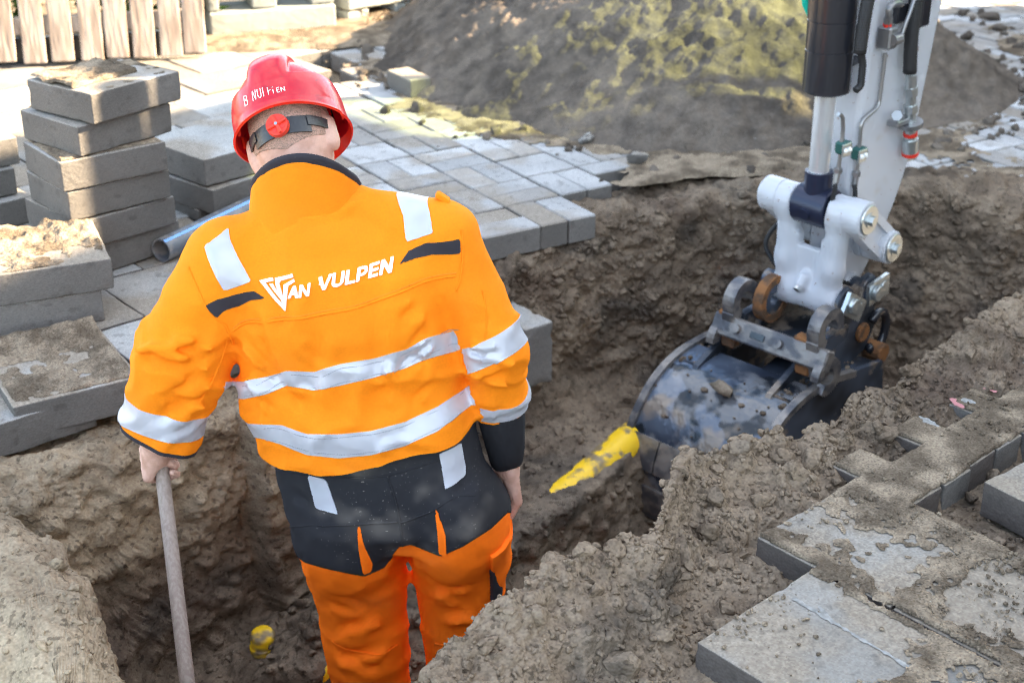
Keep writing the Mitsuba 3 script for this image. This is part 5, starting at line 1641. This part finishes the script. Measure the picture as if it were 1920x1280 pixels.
# shoulder tabs
for c, dd in ((W(352, 487, y=2.53), unit([-.6, 0, .6])), (W(828, 374, y=2.555), unit([.5, 0, .7]))):
    add('shoulder_tab', moved(cbox(.030, .022, .012, .004), frame(x=np.cross(dd, [0, 1, 0]), z=dd, o=c + dd * .004)), orange, JK, smooth=40)


# --- lettering on the back
LINT = LinearNDInterpolator(jv[bk_][:, [0, 2]], jv[bk_][:, 1])
def on_back(poly, M, name, lift=.0022, th=.0016, m=None):
    """A flat outline (logo units, pixels of the photo) laid on the jacket's back: a sheet subdivided and draped."""
    pg = Polygon(poly) if not isinstance(poly, (Polygon,)) else poly
    tr = trimesh.creation.extrude_polygon(pg, 1.0, engine='earcut')
    v, f = np.array(tr.vertices), np.array(tr.faces)
    top = np.abs(v[f][:, :, 2] - 1).max(1) < 1e-6
    v, f = trimesh.remesh.subdivide_to_size(v, f[top], 7.0, max_iter=12)
    xz = np.array([M @ [a, b, 1] for a, b in v[:, :2]])
    y = LINT(xz[:, 0], xz[:, 1]); y = np.where(np.isnan(y), 2.41, y)
    v3, f3 = weld(np.column_stack([xz[:, 0], y, xz[:, 1]]), f, 6)
    n = vnormals(v3, f3)
    if n[:, 1].mean() > 0: f3 = f3[:, ::-1]; n = -n
    return v3, f3, n


pxs = [(490, 525), (745, 478), (540, 590), (740, 505)]
xzs = back_xz(pxs)
Aff = np.linalg.lstsq(np.column_stack([np.array(pxs), np.ones(4)]), np.array(xzs), rcond=None)[0].T   # 2 x 3: photo px on the back -> (x, z)
logo = []
def lay(poly):
    logo.append(on_back(poly, Aff, 'x'))
# the double-stroke V emblem
V1 = Polygon([(487, 526), (513, 519), (515, 525), (499, 530), (533, 568), (537, 537), (529, 520), (535, 512), (551, 507), (553, 513), (540, 518), (545, 533), (536, 583)])
V1 = Polygon([(487, 527), (512, 518), (514, 524), (500, 530), (534, 573), (536, 583)]).union(Polygon([(534, 573), (541, 526), (553, 514), (554, 519), (547, 528), (536, 583)]))
for pl in (Polygon([(487, 526), (513, 518), (515, 523), (499, 529), (531, 569), (535, 583)]),
           Polygon([(518, 518), (551, 507), (553, 513), (530, 521), (526, 526), (534, 560), (536, 583), (531, 569), (519, 528)]),
           Polygon([(534, 528), (554, 516), (556, 521), (543, 530), (536, 583), (532.5, 566)]),
           Polygon([(507, 530), (513, 528), (529, 553), (527, 558)])):
    for g in getattr(pl.buffer(0), 'geoms', [pl.buffer(0)]): lay(g)
def txt(s, x, y, h, ang, wx=1.0, fat=.8):
    from shapely.ops import unary_union
    t = meshkit.text_mesh(s, h, .001, bold=True)
    v = np.array(t.vertices); f = np.array(t.faces)
    top = np.abs(v[f][:, :, 2] - .001).max(1) < 1e-7
    pg = unary_union([Polygon(v[q][:, :2]).buffer(.02) for q in f[top]]).buffer(fat, join_style=2).simplify(.12)
    c, sn = math.cos(ang), math.sin(ang)
    for g in getattr(pg, 'geoms', [pg]):
        g2 = affinity.affine_transform(g, [wx * c, .12, wx * sn, -1, x, y])
        lay(g2)
txt('AN', 542, 555, 23, -.23, .92, .7)
txt('VULPEN', 596, 540, 24, -.23, 1.10, .8)
lg = [thick(v, f, n, .0034) for v, f, n in logo]
add('back_lettering', cat(*lg), white_print, JK, label='white emblem and lettering reading VAN VULPEN', smooth=40)


# --- collar
cz = W(572, 330, y=2.60)
def ringpts(c, rx, ry, tilt, roll, n=64, up=0.):
    t = np.arange(n) * 2 * np.pi / n
    x, y = rx * np.cos(t), ry * np.sin(t)
    return np.column_stack([c[0] + x, c[1] + y, c[2] + tilt * y + roll * x + up * (np.clip(-np.sin(t), 0, 1)**1.3 - .5 * np.clip(np.sin(t), 0, 1))])
CX = W(572, 320, y=2.60)[0]
cl_ = [ringpts([CX + .004, 2.580, .500], .122, .104, .05, .08), ringpts([CX + .002, 2.585, .525], .113, .097, .05, .08, up=.02), ringpts([CX, 2.590, .550], .108, .092, 0, .07, up=.05), ringpts([CX, 2.595, .574], .105, .088, 0, .05, up=.082), ringpts([CX, 2.595, .576], .1005, .0835, 0, .05, up=.082), ringpts([CX + .002, 2.592, .54], .097, .080, 0, .05, up=.06), ringpts([CX + .004, 2.588, .50], .094, .076, .0, .05)]
def loft(rings):
    m = len(rings[0]); v = np.vstack(rings); i, j = np.meshgrid(np.arange(len(rings) - 1), np.arange(m), indexing='ij')
    a = (i * m + j).ravel(); b = (i * m + (j + 1) % m).ravel()
    return trimesh.Trimesh(v, np.vstack([np.stack([a, b, b + m], 1), np.stack([a, b + m, a + m], 1)]), process=False)
wob_ = lambda m, amp, s: trimesh.Trimesh(np.array(m.vertices) + np.array(m.vertices - m.vertices.mean(0)) * (amp * fb(np.array(m.vertices) * s, 2, 5))[:, None], m.faces, process=False)
add('collar', wob_(loft(cl_[:4]), .05, 16), orange, JK, smooth=True)
add('collar_lining', wob_(loft(cl_[3:]), .05, 16), navy, JK, smooth=True)
add('collar_trim', wob_(loft([cl_[3] + (cl_[3] - cl_[3].mean(0)) * .02 - [0, 0, .017], cl_[3] * 1 + (cl_[3] - cl_[3].mean(0)) * .045 - [0, 0, .008], cl_[3] + [0, 0, .002], cl_[4] + [0, 0, .001]]), .05, 16), navy, JK, smooth=True)

# --- dark undersleeve at the right wrist and cuff edge at the left
us = [ER + (WR - ER) * t for t in (.45, .6, .75, .9, 1.0)]
add('right_undersleeve', wob_(loft([ringpts(us[0], .052, .054, .1, 0), ringpts(us[1], .050, .054, .1, 0), ringpts(us[2], .046, .050, .12, .05), ringpts(us[3], .041, .045, .15, .1), ringpts(us[4], .037, .041, .15, .1), ringpts(us[4] + [0, 0, .006], .031, .035, .15, .1)]), .10, 22), black_cloth, per, smooth=True)
# --- trousers
tz = sec([(780, 515, 885, 2.52, .125), (870, 522, 908, 2.51, .135), (940, 532, 932, 2.505, .150), (985, 556, 942, 2.50, .125)])


def pants(p):
    d = sections(p, *tz, 2.2)
    d = np.maximum(d, np.maximum(p[:, 2] - tz[0][-1], tz[0][0] - p[:, 2]))
    for h, k, a, r in ((HIPL, KL, ANL, (.118, .088, .072)), (HIPR, KR, ANR, (.112, .076, .068))):
        d = smin(d, smin(cap(p, h, k, r[0], r[1]), cap(p, k, a, r[1], r[2]), .03), .020)
    d = smin(d, ell(p, HIPL + [.005, -.055, .01], (.108, .112, .13)), .025); d = smin(d, ell(p, HIPR + [.0, -.055, .01], (.105, .112, .13)), .025)
    z = p[:, 2]
    d = d + .010 * (nnoise(p * np.array([8, 8, 9]) + 3, 15) - .5) + .011 * np.abs(nnoise(p * np.array([11, 11, 13]) + 7, 18) - .5) * np.clip(-.1 - z, 0, .3) * 4
    wq = p + .05 * (np.stack([nnoise(p * 5 + 1, 41), nnoise(p * 5 + 7, 42), nnoise(p * 5 + 13, 43)], -1) - .5)
    rid = np.clip(1 - 7 * np.abs(nnoise(wq * np.array([8, 6, 11]) + 3, 44) - .5), 0, 1)**1.5; rid2 = np.clip(1 - 6 * np.abs(nnoise(wq * np.array([14, 9, 16]) + 11, 45) - .5), 0, 1)**1.5
    d = d - (.35 + .65 * np.clip((-.08 - z) / .1, 0, 1)) * (.0062 * rid + .003 * rid2)
    for a, b, w, h in (((600, 1080), (740, 1180), .014, .007), ((620, 1190), (750, 1130), .013, .007), ((640, 1235), (755, 1200), .012, .008), ((800, 1080), (900, 1160), .014, .007), ((810, 1170), (920, 1120), .013, .007), ((820, 1220), (915, 1175), .012, .008), ((700, 1000), (760, 1045), .014, .010), ((790, 1040), (840, 1000), .012, .008), ((590, 1120), (680, 1150), .010, .006), ((660, 1170), (750, 1150), .010, .006), ((610, 1215), (700, 1250), .011, .007), ((800, 1110), (870, 1090), .010, .006), ((840, 1150), (930, 1160), .010, .006), ((800, 1230), (880, 1215), .010, .007), ((560, 930), (640, 960), .012, .005), ((830, 930), (900, 900), .012, .005)):
        q0, q1 = W(*a, y=2.41), W(*b, y=2.41)
        h = 1.8 * h
        d = d + h * np.exp(-(cap(p, q0, q1, 0) / w)**2) - h * .7 * np.exp(-(cap(p, q0 - [0, 0, .022], q1 - [0, 0, .022], 0) / w)**2)
    return d


pv_, pf = nets(pants, (-.56, 2.28, -1.0), (.10, 2.76, .16), .0078)
tp = trimesh.Trimesh(pv_, pf, process=False); tp.vertices = taubin(tp.vertices, tp.faces, 4)
if tp.volume < 0: tp.invert()
pv_, pf = np.array(tp.vertices), np.array(tp.faces); pn = vnormals(pv_, pf)
TR = note(key_of('trousers', per), 'orange work trousers with black seat and pockets')
# border between black seat and orange legs
bl_ = line_z([(520, 1010), (553, 1040), (580, 1052), (630, 1064), (690, 1076), (722, 1062), (752, 1022), (775, 1018), (830, 1040), (870, 1022), (920, 990), (950, 960)], y=2.42)
vb = pv_[:, 2] - bl_(pv_[:, 0]) + .64 * np.clip(pv_[:, 1] - 2.42, -.08, .12)
v2, f2 = clip(pv_, pf, -vb); add('legs', (v2, f2), trouser_orange, TR, smooth=True)
v2, f2, n2 = clip(pv_, pf, vb, pn); add('seat', thick(v2, f2, unit_rows(n2), .0025), black_cloth, TR, smooth=True, label='black seat of the trousers, dusted with sand')
pb_ = pn[:, 1] < .3
def psurf(x, z):
    return NearestNDInterpolator(pv_[pb_][:, [0, 2]], pv_[pb_][:, 1])(x, z)
_s = surf_y
def with_pants(fn):
    def g(*a, **k):
        global surf_y
        surf_y = psurf
        try: return fn(*a, **k)
        finally: surf_y = _s
    return g
pbase = (pv_, pf, pn)
pval = with_pants(poly_val)
piece('left_pocket_tape', pval([(578, 888), (613, 897), (635, 962), (594, 950)], pv_, pb_), tape, .0052, TR, pbase)
piece('right_pocket_tape', pval([(822, 850), (862, 828), (872, 888), (834, 917)], pv_, pb_), tape, .0052, TR, pbase)
piece('left_vent', pval([(670, 982), (676, 984), (684, 1022), (697, 1052), (694, 1068), (680, 1072), (673, 1030)], pv_, pb_), trouser_orange, .0050, TR, pbase)
piece('right_vent', pval([(815, 951), (822, 960), (836, 1000), (838, 1040), (824, 1034), (820, 990)], pv_, pb_), trouser_orange, .0050, TR, pbase)
pwelt = with_pants(lambda *a, **k: welt(*a, **k))
JKs = JK; JK = TR
pwelt('centre_seam', [(726, 890), (740, 930), (752, 990), (756, 1020)], .0022, black_cloth, .003)
pwelt('left_pocket_edge', [(545, 985), (600, 982), (672, 980), (745, 976)], .0022, black_cloth, .003)
pwelt('right_pocket_edge', [(748, 978), (800, 960), (860, 930), (905, 880)], .0022, black_cloth, .003)
pwelt('waist_seam', [(530, 880), (620, 892), (720, 890), (820, 862), (900, 812)], .0018, black_cloth, .003)
pwelt('left_knee_seam', [(622, 1200), (680, 1222), (750, 1205)], .0018, trouser_orange, .001)
pwelt('right_knee_seam', [(815, 1205), (860, 1212), (915, 1180)], .0018, trouser_orange, .001)
piece('side_pocket', pval([(918, 1040), (950, 1010), (962, 1070), (958, 1100), (934, 1140), (920, 1120)], pv_, pn[:, 1] < .8), trouser_orange, .010, TR, pbase)
piece('side_pocket_slit', pval([(917, 1060), (925, 1085), (934, 1100), (930, 1140), (920, 1138)], pv_, pn[:, 1] < .8), navy, .011, TR, pbase)
JK = JKs
# work boots
for a in (ANL, ANR):
    def boot(p, a=a):
        d = smin(cap(p, a + [0, 0, .06], a + [0, .01, -.03], .062, .058), cap(p, a + [0, -.03, -.045], a + [0, .15, -.055], .050, .045), .04)
        return np.maximum(d, -(p[:, 2] - (a[2] - .10)))
    v, f = nets(boot, a + [-.12, -.14, -.14], a + [.12, .26, .16], .011)
    add('boot', (v, f), black_plastic, per, smooth=True)

# --- head
yaw, pitch, roll = math.radians(3), math.radians(-38), math.radians(-17)
Rz_ = trimesh.transformations.rotation_matrix
HM = (Rz_(yaw, [0, 0, 1]) @ Rz_(roll, [0, 1, 0]) @ Rz_(pitch, [1, 0, 0]))[:3, :3]      # columns: right, forward, up of the head
EAR = W(555, 283, y=2.665)
HO = EAR + HM @ np.array([0, .0, .035])                 # head frame: origin mid skull
def H(p): return HO + np.atleast_2d(p) @ HM.T
def hl(p): return (p - HO) @ HM


def head(p):
    q = hl(p); x = np.abs(q[:, 0]); qs = q.copy(); qs[:, 0] = x
    d = ell(q, (0, .0, .02), (.080, .100, .095))
    d = smin(d, ell(q, (0, .035, -.045), (.062, .068, .070)), .03)
    d = smin(d, ell(q, (0, .070, -.085), (.030, .030, .026)), .03)
    d = smin(d, cap(q, (0, .098, -.010), (0, .112, -.038), .010, .014), .012)
    d = smin(d, ell(qs, (.030, .088, .012), (.026, .014, .010)), .012)
    d = np.maximum(d, -ell(qs, (.031, .103, -.006), (.015, .012, .009)))
    d = np.maximum(d, -cap(qs, (0, .106, -.068), (.022, .098, -.066), .0025))
    d = smin(d, ell(q, (0, .097, -.060), (.024, .010, .006)), .006)
    ear = ell(qs, (.084, -.010, -.024), (.011, .021, .035))
    ear = np.maximum(ear, -ell(qs, (.097, -.004, -.020), (.008, .012, .020)))
    d = smin(d, ear, .006)
    neck = cap(p, HO + HM @ np.array([0, -.022, -.03]), NB + [0, .01, -.06], .066, .070)
    d = smin(d, neck, .03)
    return d
hv, hf = nets(head, EAR - [.16, .22, .40], EAR + [.17, .20, .20], .0042)
th_ = trimesh.Trimesh(hv, hf, process=False); th_.vertices = taubin(th_.vertices, th_.faces, 4)
if th_.volume < 0: th_.invert()


# --- hands
def hand(segs, palm, res=.0032, pad=.05):
    pts = np.array([q for s in segs for q in s[:2]] + [q for s in palm for q in s[:2]])
    def fn(p):
        d = 9.
        for a, b, r1, r2 in palm: d = smin(d, cap(p, a, b, r1, r2), .012)
        f_ = 9.
        for a, b, r1, r2 in segs: f_ = np.minimum(f_, cap(p, a, b, r1, r2))
        return smin(d, f_, .004)
    v, f = nets(fn, pts.min(0) - pad, pts.max(0) + pad, res)
    t = trimesh.Trimesh(v, f, process=False); t.vertices = taubin(t.vertices, t.faces, 5)
    if t.volume < 0: t.invert()
    return t
# right hand hangs, half closed, back of the hand to the right
w0 = WR + [0, 0, .0]
hd, hx_, hn = unit([.10, -.02, -1]), unit([-.25, .95, 0]), unit([.95, .25, .08])      # along fingers, towards the thumb, back of the hand
rs_, rp = [], []
kn = [w0 + hd * .088 + hx_ * o + hn * .006 for o in (.030, .010, -.010, -.028)]
rp += [(w0 - hd * .03, w0 + hd * .02, .028, .026)] + [(w0 + hx_ * o * .5, k, .017, .0125) for o, k in zip((.03, .01, -.01, -.028), kn)]
for k, L, cu in zip(kn, (.95, 1.05, 1.0, .82), (.9, 1.0, 1.1, 1.2)):
    a = k
    ang = .45 * cu
    for ln, r1, r2 in ((.042 * L, .0112, .0102), (.026 * L, .0102, .0092), (.021 * L, .0092, .0078)):
        b = a + (hd * math.cos(ang) - hn * math.sin(ang)) * ln
        rs_.append((a, b, r1, r2)); a = b; ang += .72 * cu
t0 = w0 + hd * .03 + hx_ * .028 - hn * .006; t1 = t0 + unit(hd * .75 + hx_ * .5 - hn * .45) * .042; t2 = t1 + unit(hd + hx_ * .05 - hn * .35) * .030
rs_ += [(t0, t1, .0145, .0112), (t1, t2, .0112, .0088)]
HRm = hand(rs_, rp)
# left hand closed round the handle
g0, g1 = W(301, 860, y=2.49), W(352, 1285, y=2.20)
gd = unit(g1 - g0)
GR = .0150
gc = g0 + gd * .005
go = unit(np.cross(gd, [0, 1, 0]));  go = go if go[0] < 0 else -go            # left of the handle
gb = unit(np.cross(gd, go)); gb = gb if gb[1] < 0 else -gb                     # towards the camera
ls, lp = [], []
wl = WL + [.0, .0, -.015]
for k in range(4):
    c = gc + gd * (-.028 + .0195 * k)
    rr_ = GR + .0105
    angs = np.radians([205, 160, 105, 40, -20])
    # fingers start on the left and wrap over the far side, tips coming back on the right
    P = [c + rr_ * 1.15 * (go * math.cos(t) - gb * math.sin(t)) for t in np.radians([-35, 20, 80, 150, 205])]
    sc = (1, 1.03, .98, .86)[k]
    for a, b, r1, r2 in zip(P[:-1], P[1:], (.0112, .0105, .0098, .009), (.0105, .0098, .009, .0078)):
        ls.append((a, b, r1 * sc, r2 * sc))
    lp.append((wl + (P[0] - wl) * .35, P[0], .0175, .012))
lp.append((wl + [0, 0, .05], wl + (gc - wl) * .3, .030, .026))
tA = gc + gd * (-.022) + (GR + .012) * (go * .35 + gb * .9); tB = gc + gd * .004 + (GR + .011) * (-go * .55 + gb * .8); tC = gc + gd * .012 + (GR + .010) * (-go * 1.05 + gb * .05)
lp.append((wl + (gc - wl) * .3, tA, .020, .0135)); ls += [(tA, tB, .0125, .0108), (tB, tC, .0108, .0085)]
HLm = hand(ls, lp)
# the body under the clothes joins head and hands in one continuous figure
def under(p):
    q = jz
    d = sections(p, q[0], q[1], q[2] + .01, q[3] * .70, q[4] * .70)
    d = np.maximum(d, np.maximum(p[:, 2] - q[0][-1] + .02, tz[0][0] - .02 - p[:, 2]))
    d = smin(d, cap(p, NB + [0, .01, -.07], NB + [0, .02, .03], .062, .058), .03)
    for a, b, c_, r in ((SL, EL, wl + [0, 0, .02], .05), (SR, ER, WR, .048)):
        d = smin(d, cap(p, NB + [0, 0, -.03], a, .05, r), .03)
        d = smin(d, smin(cap(p, a, b, r, .040), cap(p, b, c_, .040, .027), .02), .02)
    for h, k, a in ((HIPL, KL, ANL), (HIPR, KR, ANR)):
        d = smin(d, smin(cap(p, h, k, .080, .055), cap(p, k, a, .055, .045), .03), .03)
    return d
uv, uf = nets(under, (-.80, 2.26, -1.06), (.12, 2.80, .72), .014)
tu = trimesh.Trimesh(uv, uf, process=False)
if tu.volume < 0: tu.invert()
try:
    bod = mani(tu) + mani(th_) + mani(HRm) + mani(HLm)
    body = tm(bod)
    assert len(body.faces) > 1000
except Exception:
    body = cat(tu, th_, HRm, HLm)
bv_, bf_ = weld(np.array(body.vertices), np.array(body.faces), 6)
bk2 = add('body', (bv_, bf_), skin, per, smooth=True)
# close-cropped hair over the back of the head
q = hl(hv); n_h = vnormals(np.array(th_.vertices), np.array(th_.faces))
hair = np.minimum.reduce([.02 - q[:, 1] + .2 * np.maximum(q[:, 2], 0), q[:, 2] + .062 - .35 * np.abs(q[:, 0]), .10 - np.abs(q[:, 0]) * 1.0])
ear_m = (np.abs(q[:, 0]) > .074) & (q[:, 2] < .02) & (q[:, 1] > -.05)
hair = np.where(ear_m, -.01, hair)
v2, f2, n2 = clip(np.array(th_.vertices), np.array(th_.faces), hair, n_h)
add('hair', thick(v2, f2, unit_rows(n2), .0009), stubble, per, smooth=True, label='close-cropped hair on the back of the head')
for s in (-1, 1):
    add('eye', trimesh.creation.icosphere(subdivisions=2, radius=.011).apply_translation(H((s * .031, .086, -.006))[0]), white_print, per, smooth=True)

# --- helmet
hk = note(key_of('helmet', per), 'red safety helmet with writing along the rear edge')
HC_ = np.array([0, .012, .028])
def dome(th, ph, off_=0.):
    """Helmet surface in the head frame; th round (0 = forward, positive to the right), ph 0 at the rim .. 1 at the crown."""
    fw = np.cos(th); sd = np.sin(th)
    e = np.clip(ph, 0, 1) * np.pi / 2
    r = np.cos(e)**.80; zz = np.sin(e)**.95
    rx, ry = .1125, np.where(fw > 0, .142, .134)
    X = rx * sd * r; Y = ry * fw * r; Z = .128 * zz
    # raised middle ridge, recessed side panels, stepped border
    mid = np.exp(-(X / .034)**4)
    mid = np.exp(-(X / .037)**8)
    ridge = .0095 * mid * np.clip(ph * 4.0 - .8, 0, 1)
    panel = -.0085 * smooth01((np.abs(X) - .040) / .007) * smooth01((ph - .24 - .06 * np.abs(sd)) / .04) * smooth01((.95 - ph) / .1) * smooth01((np.abs(sd) * 1.6 - .25) / .2)
    d = ridge + panel + off_
    nrm = unit_rows(np.stack([X / rx**2, Y / ry**2, Z / .128**2], -1))
    return np.stack([X, Y, Z], -1) + nrm * d[..., None] + HC_
def smooth01(t): t = np.clip(t, 0, 1); return t * t * (3 - 2 * t)
TH, PH = np.meshgrid(np.linspace(-np.pi, np.pi, 241), np.linspace(0, 1, 90), indexing='ij')
D_ = dome(TH, PH)
def rim_drop(th): return -.012 - .012 * np.clip(np.abs(np.sin(th)), 0, 1)**2 + .004 * (np.cos(th) < -.3)
def grid_closed(P): v, f = grid_mesh(P[..., 0], P[..., 1], P[..., 2]); return v, f
rows_ = [D_]
low = D_[:, :1] + np.stack([np.sin(TH[:, :1]) * .003, np.cos(TH[:, :1]) * .003, rim_drop(TH[:, :1])], -1)
flare = low + np.stack([np.sin(TH[:, :1]) * .0035, np.cos(TH[:, :1]) * (.0035 + .038 * np.clip(np.cos(TH[:, :1]), 0, 1)**2), -.006 - .010 * np.clip(np.cos(TH[:, :1]), 0, 1)], -1)
inner = flare - np.stack([np.sin(TH[:, :1]) * .004, np.cos(TH[:, :1]) * .004, 0 * TH[:, :1] + .003], -1)
inlow = low - np.stack([np.sin(TH[:, :1]) * .004, np.cos(TH[:, :1]) * .004, 0 * TH[:, :1] - .001], -1)
OUT = np.concatenate([low, D_], 1)
v, f = weld(*grid_mesh(OUT[..., 0], OUT[..., 1], OUT[..., 2]), 6)
def wmesh(P, flip=False, dig=6):
    v, f = weld(*grid_mesh(P[..., 0], P[..., 1], P[..., 2]), dig)
    return H(v), f[:, ::-1] if flip else f
IN = np.concatenate([inlow, dome(TH, PH, -.0035)], 1)
add('shell', cat(wmesh(OUT, True), wmesh(IN)), helmet_red, hk, smooth=50)
add('brim', wmesh(np.concatenate([low, flare * .5 + low * .5 - [0, 0, .0015], flare, inner, inlow], 1), False), helmet_edge, hk, smooth=60)
# suspension band, ratchet strap and knob
def strap_ring(z0, hgt, r, y0, th0, th1, n=40, tilt=0.):
    t = np.linspace(th0, th1, n)
    o = []
    for dz, dr_ in ((hgt / 2, 0), (-hgt / 2, 0), (-hgt / 2, -.003), (hgt / 2, -.003), (hgt / 2, 0)):
        o.append(np.column_stack([(r[0] + dr_) * np.sin(t), y0 + (r[1] + dr_) * np.cos(t), z0 + dz + tilt * np.sin(t)]))
    P = np.stack(o, 1)
    return wmesh(P)
add('headband', strap_ring(.020, .030, (.088, .108), .006, -1.45, 1.45), black_plastic, hk, smooth=30)
add('ratchet_strap', strap_ring(-.022, .034, (.083, .107), .004, np.pi - .74, np.pi + .80, tilt=0.), black_plastic, hk, smooth=30)
for a0_, a1_ in ((np.pi + .70, np.pi + 1.5), (np.pi - 1.5, np.pi - .66)): add('strap_arm', strap_ring(-.015, .020, (.0865, .1085), .004, a0_, a1_), black_plastic, hk, smooth=30)
kc = np.array([.0, .004 - .1095, -.022])
def kpt(x, z, o): return H(kc + np.array([x, -o, z]))[0]
kn_ = m3.Manifold.cylinder(.012, .0225, .0215, 40)
kr = 0
KM = np.eye(4); KM[:3, :3] = HM @ np.column_stack([[1, 0, 0], [0, 0, 1], [0, -1, 0]]); KM[:3, 3] = kpt(0, 0, .001)
kb = add('ratchet_knob', moved(tm(kn_), KM), knob_red, hk, smooth=30)
cross = cat(*[moved(cbox(.040, .0070, .008, .002), KM @ Rz_(a, [0, 0, 1], [0, 0, 0]) @ Rz_(0, [0, 0, 1])) for a in (.25, .25 + math.pi / 2)])
cross.vertices += HM @ np.array([0, -.0135, 0])
add('knob_grip', cross, knob_red, kb, smooth=30)
add('knob_dimple', cat(*[moved(cyl([.0125 * math.cos(a), .0125 * math.sin(a), .0118], [.0125 * math.cos(a), .0125 * math.sin(a), .0128], .0042, 14), KM) for a in (1.03, 2.6, 4.17, 5.74)]), red_ring, kb, smooth=30)
add('knob_screw', moved(cyl([0, 0, .015], [0, 0, .0188], .0032, 14), KM), zinc, kb, smooth=30)
for s in (-1, 1):
    for th0 in (1.45, 2.05):
        c_ = dome(np.array([s * th0]), np.array([.04]))[0]
        add('suspension_tab', moved(cbox(.014, .006, .026, .002), frame(x=HM @ [c_[1], -c_[0], 0], z=HM @ [0, 0, 1.], o=H(c_ * [.93, .93, 1] + [0, 0, -.012])[0])), helmet_edge, hk)
# hand-written name along the rear border, white paint marks
def stroke(pts, w=.0017):
    """pts: (angle from the rear in mm along the border, height in mm)."""
    q = np.array(pts, float) / 1000
    t = np.concatenate([[0], np.cumsum(np.linalg.norm(np.diff(q, axis=0), axis=1))])
    n = max(4, int(t[-1] / .0015)); q = np.column_stack([np.interp(np.linspace(0, t[-1], n), t, q[:, k]) for k in (0, 1)])
    th_ = np.pi + (-q[:, 0]) / .125
    s_ = dome(th_, .045 + q[:, 1] / .19)
    return tube(H(s_ + unit_rows(s_ - HC_) * .0006), w * .55, 6)
glyph = {'B': [[(0, 0), (0, 12), (5, 11), (5, 7), (1, 6), (6, 5), (5, 0), (-1, 0)]], 'N': [[(0, 0), (1, 12), (5, 0), (6, 12)]], 'U': [[(0, 12), (0, 2), (3, 0), (5, 2), (5, 12)]], 'I': [[(0, 0), (0, 12)]], 'l': [[(0, 1), (0, 12)], [(0, 1), (3, 2)]],
         'F': [[(0, 0), (0, 12)], [(0, 6), (4, 7)]], 'i': [[(0, 0), (0, 7)], [(0, 10), (.3, 11)]], 'E': [[(4, 0), (0, 0), (0, 9), (4, 9)], [(0, 5), (3.5, 5)]], 'n': [[(0, 0), (0, 9), (5, 0), (5, 9)]]}
ms_ = []
for ch, x0, k_ in (('B', -62, 1.65), ('N', -38, 1.65), ('U', -24, 1.55), ('I', -11, 1.5), ('F', 0, 1.2), ('i', 11, 1.15), ('E', 19, 1.0), ('n', 28, .95)):
    for s_ in glyph[ch]: ms_.append(stroke([(x0 + a * 1.5, b * k_ + 1) for a, b in s_]))
add('name_writing', cat(*ms_), white_print, hk, smooth=True, label='white hand-written name along the rear edge')

# ------------------------------------------------------------------ the wooden handle he holds
sh_ = thing('shovel', 'plain wooden shovel handle held upright in the man\'s left hand', 'shovel')
gp0 = g0 - gd * .035; gp1 = g0 + gd * 1.02
n_ = 40
pth = np.array([gp0 + (gp1 - gp0) * t for t in np.linspace(0, 1, n_)])
rad_ = np.interp(np.linspace(0, 1, n_), [0, .01, .03, 1], [.006, .012, .0145, .0165])
add('handle', tube(pth, rad_, 20), handle_wood, sh_, smooth=True)
add('socket', cyl(gp1 - gd * .02, gp1 + gd * .14, .021, 18, r2=.024), worn_steel, sh_, smooth=40)
bx = unit(np.cross(gd, [0, 1, 0])); bz = np.cross(bx, gd)
bl2 = Polygon([(-.11, 0), (.11, 0), (.105, -.22), (0, -.29), (-.105, -.22)])
add('blade', extr(bl2, .004, frame(x=bx, y=-gd, o=gp1 + gd * .12)), worn_steel, sh_, smooth=30)

# ------------------------------------------------------------------ yellow gas pipe uncovered in the trench
gpk = thing('gas_pipe', 'yellow gas pipe half uncovered in the trench, running under the bucket', 'pipe')
yp = [G(900, 1080, -.78), G(985, 996, -.655), G(1035, 950, -.602), G(1078, 916, -.590), G(1125, 876, -.588), G(1165, 840, -.588), G(1215, 800, -.598)]
add('pipe_wall', tube(curve(yp, 14), .052, 32), yellow, gpk, smooth=True)
stub = thing('pipe_stub', 'short capped yellow pipe end poking out of the soil left of the man\'s legs', 'pipe')
def on_soil(px, py):
    for z_ in np.arange(-.2, -1.0, -.01):
        p_ = G(px, py, z_)
        if trench_z(p_[0], p_[1]) >= z_: return p_
    return p_
c = on_soil(494, 1215) + [0, 0, .028]
add('cap', cat(tube([c + [0, 0, -.10], c + [0, 0, .0], c + [.002, -.004, .016], c + [.003, -.006, .024], c + [.003, -.007, .026]], [.031, .031, .030, .024, .009], 24)), yellow, stub, smooth=50)
add('collar', cyl(c + [0, 0, -.035], c + [0, 0, -.015], .0335, 24, ch=.003), yellow, stub, smooth=40)
sc = thing('yellow_pipe_piece', 'bit of yellow pipe showing through the soil beside the man\'s left leg', 'pipe')
c = on_soil(632, 1240) + [0, 0, -.008]
add('pipe_wall', tube(curve([c + [-.06, -.03, -.035], c + [-.01, 0, 0], c + [.05, .03, .005], c + [.12, .06, -.02]], 6), .028, 16), yellow, sc, smooth=True)
